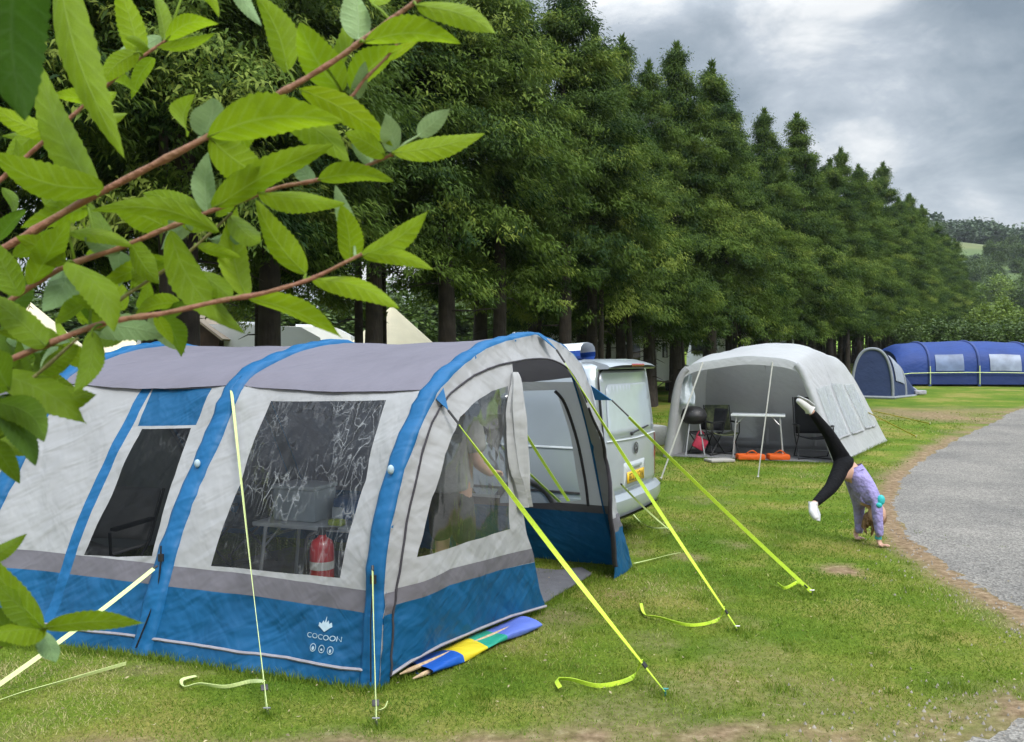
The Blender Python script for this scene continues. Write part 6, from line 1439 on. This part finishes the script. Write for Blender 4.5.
def leaf_geo(base, tip, wd, dof, bow, roll, seed):
    r = random.Random(seed); d0 = DB+dof; a = P(base[0], base[1], d0); tilt = r.uniform(-.06, .05); b = P(tip[0], tip[1], d0+tilt)
    L = (b-a).length; t = (b-a).normalized(); view = ((a+b)/2-Vector((0, 0, CAMZ))).normalized(); s = t.cross(view).normalized(); nrm = s.cross(t).normalized()
    W_ = wd/F*d0*.45; n = 30; rows = []
    fold = r.uniform(.12, .6); rl = roll*r.uniform(.6, 2.1)*r.choice((-1, 1)); curl = r.uniform(-.14, .26)
    s2 = s*math.cos(rl)+nrm*math.sin(rl); n2 = nrm*math.cos(rl)-s*math.sin(rl)
    bw = bow/F*d0
    for i in range(n+1):
        k = i/n; prof = 2.72*k**.62*(1-k)**.92 if 0 < k < 1 else .0
        prof = max(prof, .018*(1-k)); ser = (1+.05*((i % 2)*2-1)*(.3 < k < .97))
        c = a+t*(L*k)+s*(-bw*math.sin(math.pi*k))+n2*(-curl*L*k*k)
        w1 = W_*prof*ser/ max(.55, math.cos(rl)); wave = .10*W_*math.sin(k*9+seed)
        rows.append([c-s2*w1+n2*(fold*w1+wave), c-s2*w1*.5+n2*(fold*w1*.42+wave*.4-.02*W_), c, c+s2*w1*.5+n2*(fold*w1*.42-wave*.4-.02*W_), c+s2*w1+n2*(fold*w1-wave)])
    return rows
BOBJ = {}
for k, (path, r0, r1, mt, do) in BR.items():
    pts = catmull([P(x, y, DB+do) for x, y in path], 5); n = len(pts); o = MB()
    rs = [.78*(r0+(r1-r0)*i/(n-1))/F*DB*(1+.10*math.sin(i*1.7)+(.35 if i % 11 == 0 and i else 0)) for i in range(n)]
    o.tube(pts, rs, 9); BOBJ[k] = o.build('branch', mt, shrub)
by = {}; VU_ = {}
for i, (br, ba, ti, wd, tone, dof, bow, roll) in enumerate(LV):
    under = tone >= 2; key = (br, under); by.setdefault(key, ([], [], [], [0]))
    rows = leaf_geo(ba, ti, wd, dof, bow, roll, i); o = MB(); o.strip(rows)
    # leaf stalk
    pa = rows[0][2]; pth = BR[br][0]; bd = BR[br][4]
    q_ = min((P(x0+(x1-x0)*u, y0+(y1-y0)*u, DB+bd) for (x0, y0), (x1, y1) in zip(pth[:-1], pth[1:]) for u in np.linspace(0, 1, 9)), key=lambda v: (v-pa).length)
    if (q_-pa).length < .06: o.tube([q_, q_.lerp(pa, .5)+Vector((0, 0, .002)), pa, rows[3][2]], [.0016, .0013, .0011, .0006], 5)
    V_, F_, T_, of = by[key]
    nl = len(o.v); co_ = [(i_//5/30, (i_ % 5-2)*.5, 0) for i_ in range(155)]; VU_.setdefault(key, []).extend((co_+[(0, 0, 0)]*nl)[:nl])
    V_ += o.v; F_ += [tuple(a+of[0] for a in f) for f in o.f]; T_ += [(tone-2 if under else tone)+random.uniform(-.14, .12)]*len(o.f); of[0] += len(o.v)
for (br, under), (V_, F_, T_, of) in by.items():
    o0 = ROOT[shrub.name]; me = bpy.data.meshes.new('foliage'); me.from_pydata([v-o0 for v in V_], [], F_); me.materials.append(M_FU if under else M_FL)
    a = me.attributes.new('tint', 'FLOAT', 'FACE'); a.data.foreach_set('value', [max(0, min(1, t)) for t in T_]); vu = me.attributes.new('vu', 'FLOAT_VECTOR', 'POINT'); vu.data.foreach_set('vector', [x for t in VU_[(br, under)] for x in t]); me.shade_smooth()
    fo = bpy.data.objects.new('foliage', me); COL.objects.link(fo); fo.parent = BOBJ[br]; ROOT[fo.name] = o0
# ------------------------------------------------------------------ the damp air between here and the far hill
m, nt_, out_ = new_mat('haze'); pv = N(nt_, 'ShaderNodeVolumePrincipled'); pv.inputs['Density'].default_value = .00022; pv.inputs['Color'].default_value = (.86, .91, .96, 1); pv.inputs['Anisotropy'].default_value = .2
nt_.links.new(pv.outputs[0], out_.inputs['Volume'])
o = MB(); o.box((150, 430, 36), (1800, 1040, 88)); tag(o.build('haze', m, None, loc=(150, 430, 0), smooth=False), 'thin pale haze in front of the far hill', 'haze', kind='stuff')
